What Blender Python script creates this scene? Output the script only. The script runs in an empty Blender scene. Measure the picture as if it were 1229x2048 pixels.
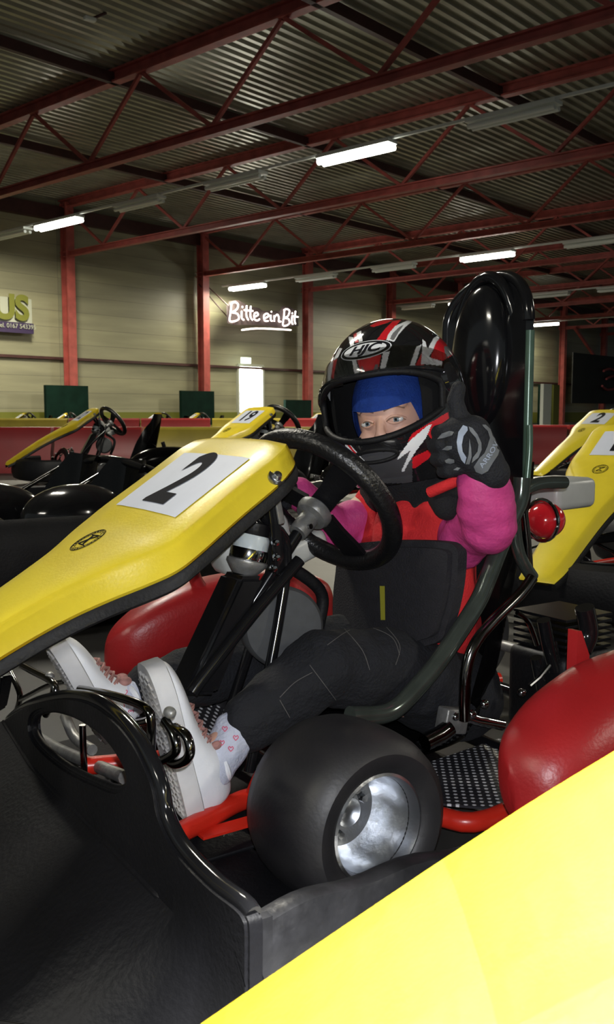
import bpy, bmesh, math, random
from mathutils import Vector as V, Matrix, noise
random.seed(7)
C = bpy.context.scene.collection
sc = bpy.context.scene
PI = math.pi
def R(a): return math.radians(a)

# ---------------------------------------------------------------- camera
EYE = .74; FPX = 1850.0; PITCH = math.atan(199/1850)
cam_d = bpy.data.cameras.new('camera'); cam = bpy.data.objects.new('camera', cam_d); C.objects.link(cam)
cam.location = (0, 0, EYE); cam.rotation_euler = (PI/2-PITCH, 0, 0)
cam_d.sensor_fit = 'VERTICAL'; cam_d.sensor_height = 36; cam_d.lens = FPX/2048*36
cam_d.clip_start = .02; cam_d.clip_end = 300
cam_d.dof.use_dof = True; cam_d.dof.focus_distance = 1.7; cam_d.dof.aperture_fstop = 16
sc.camera = cam
# ---------------------------------------------------------------- world, lights, exposure
w = bpy.data.worlds.new('world'); sc.world = w; w.use_nodes = True
w.node_tree.nodes['Background'].inputs[0].default_value = (.75, .85, .85, 1)
w.node_tree.nodes['Background'].inputs[1].default_value = .2
def light(name, kind, loc, energy, col, rot=(0, 0, 0), size=.1, sy=None, spot=None):
    d = bpy.data.lights.new(name, kind); d.energy = energy; d.color = col
    if kind == 'AREA':
        d.size = size
        if sy: d.shape = 'RECTANGLE'; d.size_y = sy
    else: d.shadow_soft_size = size
    if spot: d.spot_size = spot; d.spot_blend = .2
    o = bpy.data.objects.new(name, d); C.objects.link(o); o.location = loc; o.rotation_euler = rot
    return o
light('phone_flash', 'SPOT', (.012, .0, EYE+.03), 62, (.93, .95, 1), (PI/2-PITCH*1.2, 0, 0), .006, spot=R(140))
_t = V((.14, .50, .39)); _p = V((.36, -.12, 2.3))
light('added_fairing_light', 'SPOT', _p, 8000, (1, 1, .97), (_t-_p).to_track_quat('-Z', 'Y').to_euler(), .05, spot=R(22))  # added light to burn out the near fairing, no lamp of the hall
bpy.data.lights['added_fairing_light'].spot_blend = 1
sc.view_settings.view_transform = 'Standard'; sc.view_settings.look = 'None'
sc.view_settings.gamma = 1; sc.view_settings.use_curve_mapping = False
sc.view_settings.exposure = 0.0

# ---------------------------------------------------------------- rays of the photograph's camera
cp, sp = math.cos(PITCH), math.sin(PITCH)
CAM = V((0, 0, EYE))
def ray(x, y):
    u = (x-614.5)/FPX; v = (1024-y)/FPX
    return V((u, cp+v*sp, -sp+v*cp))
def proj(P):
    d = P-CAM; zc = d.y*cp-d.z*sp; yc = d.y*sp+d.z*cp
    if zc < .01: return (-9999, -9999)
    return (614.5+FPX*d.x/zc, 1024-FPX*yc/zc)
# kart 2's own frame: x = forward, y = the driver's left, z = up
KO = V((-.158, 1.58, 0)); KA = R(33.7+180)
KF = V((math.cos(KA), math.sin(KA), 0)); KL = V((-math.sin(KA), math.cos(KA), 0))
KM = Matrix.Translation(KO) @ Matrix.Rotation(KA, 4, 'Z'); KI = KM.inverted()
def kl(x, y, l): r = ray(x, y); t = (l-(CAM-KO).dot(KL))/r.dot(KL); return KI @ (CAM+r*t)
def kf(x, y, f): r = ray(x, y); t = (f-(CAM-KO).dot(KF))/r.dot(KF); return KI @ (CAM+r*t)
def kz(x, y, z): r = ray(x, y); t = (z-EYE)/r.z; return KI @ (CAM+r*t)

# ---------------------------------------------------------------- materials
M = {}
def mat(name, col, rough=.5, metal=0, noise_amt=0, nscale=20, bump=0, bscale=60, coat=0, col2=None, trans=0, spec=.5, emit=None, es=0, alpha=1, sheen=0):
    m = bpy.data.materials.new(name); m.use_nodes = True; nt = m.node_tree; b = nt.nodes['Principled BSDF']
    b.inputs['Base Color'].default_value = (*col, 1); b.inputs['Roughness'].default_value = rough
    b.inputs['Metallic'].default_value = metal; b.inputs['Coat Weight'].default_value = coat; b.inputs['Coat Roughness'].default_value = .05
    b.inputs['Transmission Weight'].default_value = trans; b.inputs['Specular IOR Level'].default_value = spec
    b.inputs['Alpha'].default_value = alpha; b.inputs['Sheen Weight'].default_value = sheen
    if emit: b.inputs['Emission Color'].default_value = (*emit, 1); b.inputs['Emission Strength'].default_value = es
    tc = nt.nodes.new('ShaderNodeTexCoord')
    if noise_amt or col2:
        n = nt.nodes.new('ShaderNodeTexNoise'); n.inputs['Scale'].default_value = nscale; n.inputs['Detail'].default_value = 5
        nt.links.new(tc.outputs['Object'], n.inputs['Vector'])
        r = nt.nodes.new('ShaderNodeValToRGB'); r.color_ramp.elements[0].position = .35; r.color_ramp.elements[1].position = .68
        c2 = col2 if col2 else tuple(c*(1-noise_amt) for c in col)
        r.color_ramp.elements[0].color = (*c2, 1); r.color_ramp.elements[1].color = (*col, 1)
        nt.links.new(n.outputs['Fac'], r.inputs['Fac']); nt.links.new(r.outputs['Color'], b.inputs['Base Color'])
    if bump:
        n2 = nt.nodes.new('ShaderNodeTexNoise'); n2.inputs['Scale'].default_value = bscale; n2.inputs['Detail'].default_value = 4
        nt.links.new(tc.outputs['Object'], n2.inputs['Vector'])
        bp = nt.nodes.new('ShaderNodeBump'); bp.inputs['Strength'].default_value = bump; bp.inputs['Distance'].default_value = .01
        nt.links.new(n2.outputs['Fac'], bp.inputs['Height']); nt.links.new(bp.outputs['Normal'], b.inputs['Normal'])
    M[name] = m; return m
mat('yellow_plastic', (.88, .72, .045), .32, noise_amt=.10, nscale=9, bump=.05, bscale=200)
mat('white_sticker', (.60, .64, .74), .55, noise_amt=.06, nscale=14)
mat('black_ink', (.008, .008, .012), .8, spec=.1)
mat('black_rubber', (.008, .008, .009), .6, spec=.25, noise_amt=.3, bump=.15, bscale=150)
mat('tire_rubber', (.010, .010, .012), .5, col2=(.018, .017, .018), nscale=14, bump=.06, bscale=160)
mat('black_gloss', (.008, .008, .009), .13, noise_amt=.2)
mat('black_satin', (.0065, .0065, .008), .5, spec=.25, noise_amt=.4, nscale=7, bump=.12, bscale=120)
mat('scuffed_black', (.009, .009, .010), .38, col2=(.018, .018, .02), nscale=30, bump=.4, bscale=25)
mat('foam_grip', (.007, .007, .0075), .33, bump=.2, bscale=180)
mat('red_plastic', (.36, .014, .016), .38, noise_amt=.2, nscale=8, bump=.08, bscale=150)
mat('red_paint', (.62, .025, .012), .3, noise_amt=.15, bump=.05)
mat('chrome', (.55, .56, .58), .12, 1, noise_amt=.25, nscale=30)
mat('dark_chrome', (.22, .215, .21), .14, 1, noise_amt=.4, nscale=40)
mat('aluminium', (.6, .62, .65), .28, 1, noise_amt=.15, nscale=30, bump=.1)
mat('dull_steel', (.30, .30, .29), .42, .55, noise_amt=.3, nscale=50, bump=.2)
mat('painted_tube', (.13, .155, .135), .16, .75, noise_amt=.25, nscale=25)
mat('edge_green', (.08, .14, .10), .25, .2, noise_amt=.3)
mat('white_tank', (.52, .53, .5), .35, noise_amt=.1)
mat('milky', (.50, .56, .58), .3, noise_amt=.1, nscale=60)
mat('grey_felt', (.062, .065, .068), .8, noise_amt=.15, nscale=60)
mat('skin', (.62, .36, .27), .5, noise_amt=.08, nscale=25)
mat('eye_white', (.6, .58, .56), .25); mat('iris', (.13, .17, .19), .2); mat('pupil', (.01, .01, .01), .1)
mat('brow', (.21, .13, .09), .8); mat('lip', (.5, .2, .17), .5)
mat('blue_cloth', (.022, .085, .46), .85, noise_amt=.2, nscale=60, bump=.3, bscale=250)
mat('red_cloth', (.66, .018, .022), .85, noise_amt=.15, nscale=12, bump=.3, bscale=220)
mat('pink_cloth', (.60, .055, .24), .6, noise_amt=.18, nscale=9, bump=.2, bscale=160)
mat('black_cloth', (.008, .008, .010), .9, noise_amt=.3, nscale=40, bump=.5, bscale=260)
mat('denim', (.008, .009, .013), .9, noise_amt=.35, nscale=16, bump=.5, bscale=160)
mat('pad_cloth', (.016, .015, .019), .9, noise_amt=.25, nscale=70, bump=.4, bscale=300)
mat('stripe_yellow', (.35, .33, .03), .6)
mat('stitch', (.09, .085, .08), .8)
mat('glove_cloth', (.008, .009, .013), .8, noise_amt=.3, nscale=50, bump=.4, bscale=260)
mat('glove_grey', (.33, .38, .47), .5); mat('glove_dim', (.13, .14, .15), .6)
mat('shoe_white', (.78, .80, .84), .5, noise_amt=.06, nscale=12, bump=.1, bscale=90)
mat('sole_grey', (.56, .56, .57), .65, noise_amt=.12, nscale=30)
mat('sole_dark', (.40, .39, .38), .7)
mat('sock', (.52, .55, .66), .9, noise_amt=.1, nscale=50, bump=.3, bscale=200)
mat('sock_pink', (.62, .12, .2), .9); mat('lace', (.5, .25, .22), .8, noise_amt=.5, nscale=80)
mat('helm_black', (.012, .012, .013), .08, coat=1); mat('helm_white', (.88, .9, .9), .15, coat=1)
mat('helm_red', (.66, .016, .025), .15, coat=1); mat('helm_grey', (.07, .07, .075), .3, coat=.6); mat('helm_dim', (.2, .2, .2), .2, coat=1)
mat('helm_padding', (.012, .012, .013), .9)
mat('visor', (.95, .95, .95), .03, trans=1, spec=.8)
mat('red_steel', (.46, .10, .085), .5, noise_amt=.35, nscale=4, bump=.1)
mat('dark_steel', (.07, .024, .022), .6, noise_amt=.3, nscale=4)
mat('green_board', (.005, .022, .015), .8, spec=.1, noise_amt=.3, nscale=4)
mat('barrier_red', (.28, .018, .02), .4, noise_amt=.2, nscale=3)
mat('barrier_yellow', (.42, .33, .035), .4, noise_amt=.25, nscale=3)
mat('sign_white', (.42, .44, .36), .6); mat('sign_olive', (.16, .17, .02), .6); mat('sign_purple', (.035, .02, .07), .6)
mat('sign_back', (.03, .02, .02), .6)
mat('tube_lit', (1, 1, 1), .5, emit=(1, .97, .86), es=14)
mat('tube_off', (.8, .86, .82), .4); mat('lamp_body', (.75, .8, .76), .4)
mat('neon', (1, .9, .86), .5, emit=(1, .80, .74), es=5)
mat('daylight', (1, 1, 1), .5, emit=(1, .98, .92), es=16)
mat('exit_lit', (.8, .9, .8), .5, emit=(.85, 1, .85), es=1.6)
mat('concrete', (.06, .056, .05), .55, col2=(.03, .029, .027), nscale=1.5, bump=.15, bscale=8)
mat('banner_dark', (.014, .016, .016), .7, noise_amt=.5, nscale=1.2); mat('banner_pink', (.3, .06, .07), .7)

def hall_wall():
    m = bpy.data.materials.new('wall_boards'); m.use_nodes = True; nt = m.node_tree; b = nt.nodes['Principled BSDF']
    tc = nt.nodes.new('ShaderNodeTexCoord'); br = nt.nodes.new('ShaderNodeTexBrick'); mp = nt.nodes.new('ShaderNodeMapping')
    nt.links.new(tc.outputs['UV'], mp.inputs['Vector']); nt.links.new(mp.outputs['Vector'], br.inputs['Vector'])
    br.inputs['Scale'].default_value = 1; br.inputs['Brick Width'].default_value = 4.67; br.inputs['Row Height'].default_value = .42
    br.inputs['Mortar Size'].default_value = .006; br.offset = 0; br.inputs['Bias'].default_value = -.1
    br.inputs['Color1'].default_value = (.40, .385, .245, 1); br.inputs['Color2'].default_value = (.31, .30, .205, 1); br.inputs['Mortar'].default_value = (.19, .185, .13, 1)
    n = nt.nodes.new('ShaderNodeTexNoise'); n.inputs['Scale'].default_value = 1.0; n.inputs['Detail'].default_value = 6
    mp2 = nt.nodes.new('ShaderNodeMapping'); mp2.inputs['Scale'].default_value = (.35, 3, 1)
    nt.links.new(tc.outputs['UV'], mp2.inputs['Vector']); nt.links.new(mp2.outputs['Vector'], n.inputs['Vector'])
    mx = nt.nodes.new('ShaderNodeMix'); mx.data_type = 'RGBA'; mx.blend_type = 'MULTIPLY'; mx.inputs[0].default_value = .75
    rp = nt.nodes.new('ShaderNodeValToRGB'); rp.color_ramp.elements[0].position = .3; rp.color_ramp.elements[0].color = (.55, .56, .58, 1); rp.color_ramp.elements[1].position = .7
    nt.links.new(n.outputs['Fac'], rp.inputs['Fac']); nt.links.new(br.outputs['Color'], mx.inputs[6]); nt.links.new(rp.outputs['Color'], mx.inputs[7])
    nt.links.new(mx.outputs[2], b.inputs['Base Color']); b.inputs['Roughness'].default_value = .45
    M['wall'] = m
hall_wall()
def dots_mat():
    m = bpy.data.materials.new('studded_plate'); m.use_nodes = True; nt = m.node_tree; b = nt.nodes['Principled BSDF']
    tc = nt.nodes.new('ShaderNodeTexCoord'); mp = nt.nodes.new('ShaderNodeMapping'); mp.inputs['Scale'].default_value = (72, 72, 0); mp.inputs['Rotation'].default_value = (0, 0, R(38))
    vo = nt.nodes.new('ShaderNodeTexVoronoi'); vo.voronoi_dimensions = '2D'; vo.inputs['Scale'].default_value = 1; vo.inputs['Randomness'].default_value = 0
    nt.links.new(tc.outputs['Object'], mp.inputs['Vector']); nt.links.new(mp.outputs['Vector'], vo.inputs['Vector'])
    rp = nt.nodes.new('ShaderNodeValToRGB'); rp.color_ramp.elements[0].position = .2; rp.color_ramp.elements[0].color = (.72, .73, .76, 1)
    rp.color_ramp.elements[1].position = .3; rp.color_ramp.elements[1].color = (.03, .03, .035, 1)
    nt.links.new(vo.outputs['Distance'], rp.inputs['Fac']); nt.links.new(rp.outputs['Color'], b.inputs['Base Color'])
    b.inputs['Metallic'].default_value = .2; b.inputs['Roughness'].default_value = .4
    bp = nt.nodes.new('ShaderNodeBump'); bp.invert = True; bp.inputs['Strength'].default_value = .6; bp.inputs['Distance'].default_value = .003
    nt.links.new(vo.outputs['Distance'], bp.inputs['Height']); nt.links.new(bp.outputs['Normal'], b.inputs['Normal'])
    M['studs'] = m
dots_mat()
mat('roof_sheet', (.42, .42, .33), .33, .55, noise_amt=.25, nscale=2)

# ---------------------------------------------------------------- mesh helpers
def obj(name, bm, m, parent=None, smooth=True, mats=None):
    me = bpy.data.meshes.new(name); bm.normal_update(); bm.to_mesh(me); bm.free()
    for x in (mats or [m]): me.materials.append(M[x])
    if smooth:
        me.polygons.foreach_set('use_smooth', [True]*len(me.polygons))
        try: me.set_sharp_from_angle(angle=R(40))
        except Exception: pass
    o = bpy.data.objects.new(name, me); C.objects.link(o)
    if parent: o.parent = parent
    return o
def tag(o, label, cat, group=None):
    o['label'] = label; o['category'] = cat
    if group: o['group'] = group
    return o
def struct(o): o['kind'] = 'structure'; return o
def lab(o, label): o['label'] = label; return o
def empty(name, loc=(0, 0, 0), rz=0, s=1):
    o = bpy.data.objects.new(name, None); C.objects.link(o); o.location = loc; o.rotation_euler = (0, 0, rz); o.scale = (s, s, s); o.empty_display_size = .1
    return o
def kids(o): return [c for c in bpy.data.objects if c.parent == o]
def copy_tree(o, parent=None, skip=()):
    c = o.copy(); C.objects.link(c); c.parent = parent
    for ch in kids(o):
        if ch.get('only_main') or ch.name.split('.')[0] in skip: continue
        copy_tree(ch, c, skip)
    return c
def catmull(P, n=8, closed=False):
    P = [V(p) for p in P]
    if len(P) < 3 and not closed: return [P[0].lerp(P[-1], i/n) for i in range(n+1)]
    out = []; N = len(P)
    for i in range(N if closed else N-1):
        g = (lambda j: P[j % N]) if closed else (lambda j: P[max(0, min(N-1, j))])
        a, b, c, d = g(i-1), g(i), g(i+1), g(i+2)
        for k in range(n):
            t = k/n; out.append(.5*((2*b)+(c-a)*t+(2*a-5*b+4*c-d)*t*t+(3*b-a-3*c+d)*t**3))
    if not closed: out.append(P[-1])
    return out
def tube(bm, pts, r, seg=12, closed=False, cap=True, smooth=None):
    if smooth: pts = catmull(pts, smooth, closed)
    pts = [V(p) for p in pts]; N = len(pts); rings = []; nrm = None
    for i, p in enumerate(pts):
        a = pts[(i-1) % N] if (closed or i) else pts[0]; b = pts[(i+1) % N] if (closed or i < N-1) else pts[-1]
        t = (b-a).normalized()
        if nrm is None: nrm = t.orthogonal().normalized()
        else:
            nrm = nrm-t*nrm.dot(t); nrm = nrm.normalized() if nrm.length > 1e-6 else t.orthogonal().normalized()
        bn = t.cross(nrm); rr = r(i/(N-1)) if callable(r) else r
        rings.append([bm.verts.new(p+(nrm*math.cos(2*PI*k/seg)+bn*math.sin(2*PI*k/seg))*rr) for k in range(seg)])
    for i in range(N if closed else N-1):
        A, B = rings[i], rings[(i+1) % N]
        off = 0
        if closed and i == N-1:
            off = min(range(seg), key=lambda o_: (A[0].co-B[o_].co).length)
        for k in range(seg): bm.faces.new((A[k], A[(k+1) % seg], B[(k+1+off) % seg], B[(k+off) % seg]))
    if cap and not closed: bm.faces.new(rings[0][::-1]); bm.faces.new(rings[-1])
    return rings
def T(pts, r, **k): bm = bmesh.new(); tube(bm, pts, r, **k); return bm
def basis(ax):
    ax = V(ax).normalized(); a = ax.orthogonal().normalized(); return a, ax.cross(a), ax
def lathe(bm, prof, c, ax, seg=40, close=False):
    a, b, ax = basis(ax); c = V(c); rings = []
    for r, h in prof: rings.append([bm.verts.new(c+ax*h+(a*math.cos(2*PI*k/seg)+b*math.sin(2*PI*k/seg))*max(r, 1e-5)) for k in range(seg)])
    n = len(rings)
    for i in range(n if close else n-1):
        A, B = rings[i], rings[(i+1) % n]
        for k in range(seg): bm.faces.new((A[k], A[(k+1) % seg], B[(k+1) % seg], B[k]))
def LA(prof, c, ax, seg=40, close=False): bm = bmesh.new(); lathe(bm, prof, c, ax, seg, close); return bm
def box(bm, c, s, rot=None, bev=0):
    g = bmesh.ops.create_cube(bm, size=1); vs = g['verts']
    for v in vs:
        v.co = V((v.co.x*s[0], v.co.y*s[1], v.co.z*s[2]))
    if bev: 
        es = list({e for v in vs for e in v.link_edges})
        r = bmesh.ops.bevel(bm, geom=es, offset=bev, segments=3, affect='EDGES', profile=.5); vs = list({v for v in r['verts']} | {v for v in vs if v.is_valid})
    for v in vs:
        if rot is not None: v.co = rot @ v.co
        v.co += V(c)
def BX(c, s, rot=None, bev=0): bm = bmesh.new(); box(bm, c, s, rot, bev); return bm
def ellip(bm, c, r, rot=None, seg=24, ring=16):
    g = bmesh.ops.create_uvsphere(bm, u_segments=seg, v_segments=ring, radius=1)
    for v in g['verts']:
        v.co = V((v.co.x*r[0], v.co.y*r[1], v.co.z*r[2]))
        if rot is not None: v.co = rot @ v.co
        v.co += V(c)
def EL(c, r, rot=None, seg=24, ring=16): bm = bmesh.new(); ellip(bm, c, r, rot, seg, ring); return bm
def loft(bm, rings, closed=True, cap=True):
    rs = [[bm.verts.new(V(p)) for p in r] for r in rings]; n = len(rs[0])
    for A, B in zip(rs, rs[1:]):
        for k in range(n if closed else n-1): bm.faces.new((A[k], A[(k+1) % n], B[(k+1) % n], B[k]))
    if cap and closed: bm.faces.new(rs[0][::-1]); bm.faces.new(rs[-1])
    return rs
def beam(bm, a, b, w_, h_, up=(0, 0, 1)):
    a, b = V(a), V(b); t = (b-a).normalized(); s = t.cross(V(up)).normalized(); u = s.cross(t)
    loft(bm, [[p+s*w_/2+u*h_/2, p-s*w_/2+u*h_/2, p-s*w_/2-u*h_/2, p+s*w_/2-u*h_/2] for p in (a, b)])
def hbeam(bm, a, b, w_, h_, tk=.03):
    a, b = V(a), V(b); up = V((0, 0, 1)); o = up*(h_/2-tk/2)
    beam(bm, a+o, b+o, w_, tk); beam(bm, a-o, b-o, w_, tk); beam(bm, a, b, tk, h_-2*tk)
def plate(outline, thick, fn, holes=()):
    """outline and holes in 2D, fn(u, v, d) -> 3D with d the depth through the plate"""
    bm = bmesh.new(); loops = []
    for lp in [outline, *holes]:
        vs = [bm.verts.new((p[0], p[1], 0)) for p in lp]
        for i in range(len(vs)): bm.edges.new((vs[i], vs[(i+1) % len(vs)]))
    bmesh.ops.triangle_fill(bm, use_beauty=True, edges=bm.edges[:], normal=(0, 0, 1))
    fs = bm.faces[:]
    if thick:
        ext = bmesh.ops.extrude_face_region(bm, geom=fs)
        for g in ext['geom']:
            if isinstance(g, bmesh.types.BMVert): g.co.z = thick
    for v in bm.verts: v.co = fn(v.co.x, v.co.y, v.co.z)
    bmesh.ops.recalc_face_normals(bm, faces=bm.faces[:])
    return bm
def text_bm(txt, size, ext=0.0, bold=0, shear=0, sub=0):
    cu = bpy.data.curves.new('t', 'FONT'); cu.body = txt; cu.size = size; cu.extrude = ext; cu.offset = bold; cu.shear = shear
    cu.align_x = 'CENTER'; cu.align_y = 'CENTER'; cu.resolution_u = 6
    o = bpy.data.objects.new('t', cu); C.objects.link(o); dg = bpy.context.evaluated_depsgraph_get()
    me = bpy.data.meshes.new_from_object(o.evaluated_get(dg)); bm = bmesh.new(); bm.from_mesh(me)
    bpy.data.objects.remove(o); bpy.data.meshes.remove(me)
    if sub:
        for _ in range(sub): bmesh.ops.subdivide_edges(bm, edges=[e for e in bm.edges if e.calc_length() > size*.12], cuts=1, use_grid_fill=False)
    return bm
def remeshed(bm, voxel, smooth=4, fac=.5):
    me = bpy.data.meshes.new('tmp'); bm.to_mesh(me); bm.free()
    o = bpy.data.objects.new('tmp', me); C.objects.link(o)
    md = o.modifiers.new('r', 'REMESH'); md.mode = 'VOXEL'; md.voxel_size = voxel
    s = o.modifiers.new('s', 'SMOOTH'); s.iterations = smooth; s.factor = fac
    dg = bpy.context.evaluated_depsgraph_get(); dg.update()
    m2 = bpy.data.meshes.new_from_object(o.evaluated_get(dg)); b = bmesh.new(); b.from_mesh(m2)
    bpy.data.objects.remove(o); bpy.data.meshes.remove(me); bpy.data.meshes.remove(m2)
    return b
def capsule(bm, a, b, ra, rb, seg=16, n=6):
    a, b = V(a), V(b); pts = []; rs = []
    t = (b-a); L = t.length; t = t/L if L > 1e-6 else V((0, 0, 1))
    for i in range(n+1):
        th = PI/2*(1-i/n); pts.append(a-t*ra*math.sin(th)); rs.append(ra*math.cos(th))
    for i in range(1, n+1):
        th = PI/2*i/n; pts.append(b+t*rb*math.sin(th)); rs.append(rb*math.cos(th))
    aa, bb, ax = basis(t)
    rings = [[bm.verts.new(p+(aa*math.cos(2*PI*k/seg)+bb*math.sin(2*PI*k/seg))*max(r, 1e-4)) for k in range(seg)] for p, r in zip(pts, rs)]
    # add the seam ring at b
    for A, B in zip(rings, rings[1:]):
        for k in range(seg): bm.faces.new((A[k], A[(k+1) % seg], B[(k+1) % seg], B[k]))
    bm.faces.new(rings[0][::-1]); bm.faces.new(rings[-1])
def chain(bm, pts):
    for (a, ra), (b, rb) in zip(pts, pts[1:]): capsule(bm, a, b, ra, rb)
def wrinkle(bm, amp, sc_, aniso=(1, 1, 1), seed=0):
    bm.normal_update()
    for v in bm.verts:
        q = V((v.co.x*aniso[0], v.co.y*aniso[1], v.co.z*aniso[2]))*sc_+V((seed, seed*2, 0))
        nz = noise.noise(q)+.5*noise.noise(q*2.1)
        v.co += v.normal*amp*nz
def inpoly(x, y, P):
    c = False; j = len(P)-1
    for i in range(len(P)):
        xi, yi = P[i]; xj, yj = P[j]
        if (yi > y) != (yj > y) and x < (xj-xi)*(y-yi)/(yj-yi)+xi: c = not c
        j = i
    return c

# ================================================================ THE HALL
D = 21.0
HN = V((-math.sin(R(48.5)), math.cos(R(48.5)), 0)); HE = V((math.sin(R(41.5)), math.cos(R(41.5)), 0))
def H(u, w_, z): return HN*(w_*D)+HE*(u*D)+V((0, 0, z))
ZR = EYE+.252*D; ZL = EYE+.192*D
U0, U1, W0 = -.45, 4.4, -1.1
# floor
bm = bmesh.new(); vs = [bm.verts.new(H(*p)) for p in ((U0, W0, 0), (U1, W0, 0), (U1, 1.02, 0), (U0, 1.02, 0))]; bm.faces.new(vs)
struct(obj('floor', bm, 'concrete', smooth=False))
# corrugated ceiling
bm = bmesh.new(); per = .2; w_ = 1.01*D; rows = []
while w_ > W0*D:
    for dw, dz in ((0, 0), (.06, 0), (.085, .05), (.16, .05), (.185, 0)): rows.append((w_-dw, dz))
    w_ -= per
prev = None
for ww, dz in rows:
    cur = (bm.verts.new(H(U0, ww/D, ZR+.1+dz)), bm.verts.new(H(U1, ww/D, ZR+.1+dz)))
    if prev: bm.faces.new((prev[0], prev[1], cur[1], cur[0]))
    prev = cur
struct(obj('ceiling', bm, 'roof_sheet', smooth=False))
# back wall with a doorway
dl, dr, dz = .9725, 1.026, 2.22
bm = bmesh.new(); uv = bm.loops.layers.uv.new('UVMap')
def wq(u0, u1, z0, z1):
    for dpt, flip in ((1.0, False),):
        vs = [bm.verts.new(H(u, dpt, z)) for u, z in ((u0, z0), (u1, z0), (u1, z1), (u0, z1))]
        f = bm.faces.new(vs)
        for lp, (u, z) in zip(f.loops, ((u0, z0), (u1, z0), (u1, z1), (u0, z1))): lp[uv].uv = (u*D, z)
wq(U0, dl, 0, ZR+.2); wq(dr, U1, 0, ZR+.2); wq(dl, dr, dz, ZR+.2)
struct(obj('wall_back', bm, 'wall', smooth=False))
# open door: frame, and bright daylight outside
bm = bmesh.new()
for u in (dl, dr): beam(bm, H(u, .998, 0), H(u, .998, dz), .08, .08, up=HE)
beam(bm, H(dl, .998, dz), H(dr, .998, dz), .08, .08)
dfr = struct(obj('door_1', bm, 'sign_white', smooth=False))
bm = bmesh.new(); bm.faces.new([bm.verts.new(H(*p)) for p in ((dl-.02, 1.012, 0), (dr+.02, 1.012, 0), (dr+.02, 1.012, dz+.3), (dl-.02, 1.012, dz+.3))])
lab(obj('daylight_opening', bm, 'daylight', dfr, smooth=False), 'glaring white daylight in the doorway')
# eaves beam, mid rail, low band
def trim(n, z, hh, m, dpt=.997, t=.06, u0=U0, u1=U1):
    bm = bmesh.new(); beam(bm, H(u0, dpt, z), H(u1, dpt, z), t, hh); return struct(obj('trim_%d' % n, bm, m, smooth=False))
trim(1, EYE+.240*D, .34, 'dark_steel', .993, .2)
trim(2, EYE+.0665*D, .07, 'dark_steel'); trim(3, .5, .5, 'sign_olive', .998, .02)
# trusses and columns
ords = ['first', 'second', 'third', 'fourth', 'fifth', 'sixth', 'seventh', 'eighth', 'ninth', 'tenth', 'eleventh', 'twelfth', 'thirteenth', 'fourteenth', 'fifteenth', 'sixteenth']
def make_truss():
    t = empty('roof_truss')
    bm = bmesh.new(); hbeam(bm, HN*(W0*D)+V((0, 0, ZR)), HN*(.997*D)+V((0, 0, ZR)), .16, .2); obj('top_chord', bm, 'red_steel', t, False)
    bm = bmesh.new(); hbeam(bm, HN*(W0*D)+V((0, 0, ZL)), HN*(.997*D)+V((0, 0, ZL)), .14, .14, .025); obj('bottom_chord', bm, 'red_steel', t, False)
    k = 0.913
    while k > W0+.1:
        lo = HN*(k*D)+V((0, 0, ZL+.06))
        for dk in (.074, -.066):
            up = HN*((k+dk)*D)+V((0, 0, ZR-.1)); bm = bmesh.new(); beam(bm, lo, up, .055, .055, up=HE); obj('diagonal', bm, 'red_steel', t, False)
        k -= .1425
    return t
tr = make_truss(); us = [.229+.2215*i for i in range(14)]
for i, u in enumerate(us):
    o = tr if i == 0 else copy_tree(tr)
    o.location = HE*(u*D)
    tag(o, 'red lattice roof truss under the corrugated ceiling, %s counting from the camera' % ords[i], 'roof truss', 'red roof trusses')
for i, u in enumerate(us[1:]):
    bm = bmesh.new(); a, b = H(u, .985, 0), H(u, .985, ZR)
    for s in (-1, 1): beam(bm, a+HN*s*.12, b+HN*s*.12, .24, .03, up=HN)
    beam(bm, a, b, .03, .24, up=HN)
    tag(obj('steel_column', bm, 'red_steel', smooth=False), 'red steel column on the back wall, %s of the row from the left' % ords[i], 'column', 'columns along the wall')
# long purlins
for i, w_ in enumerate((.798, .594, .39, .186, -.02, -.3)):
    bm = bmesh.new(); beam(bm, H(U0, w_, ZR-.02), H(U1, w_, ZR-.02), .09, .16)
    tag(obj('roof_purlin', bm, 'dark_steel', smooth=False), 'dark purlin running along the ceiling parallel to the back wall, %s out from that wall' % ords[i], 'purlin', 'ceiling purlins')
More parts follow.
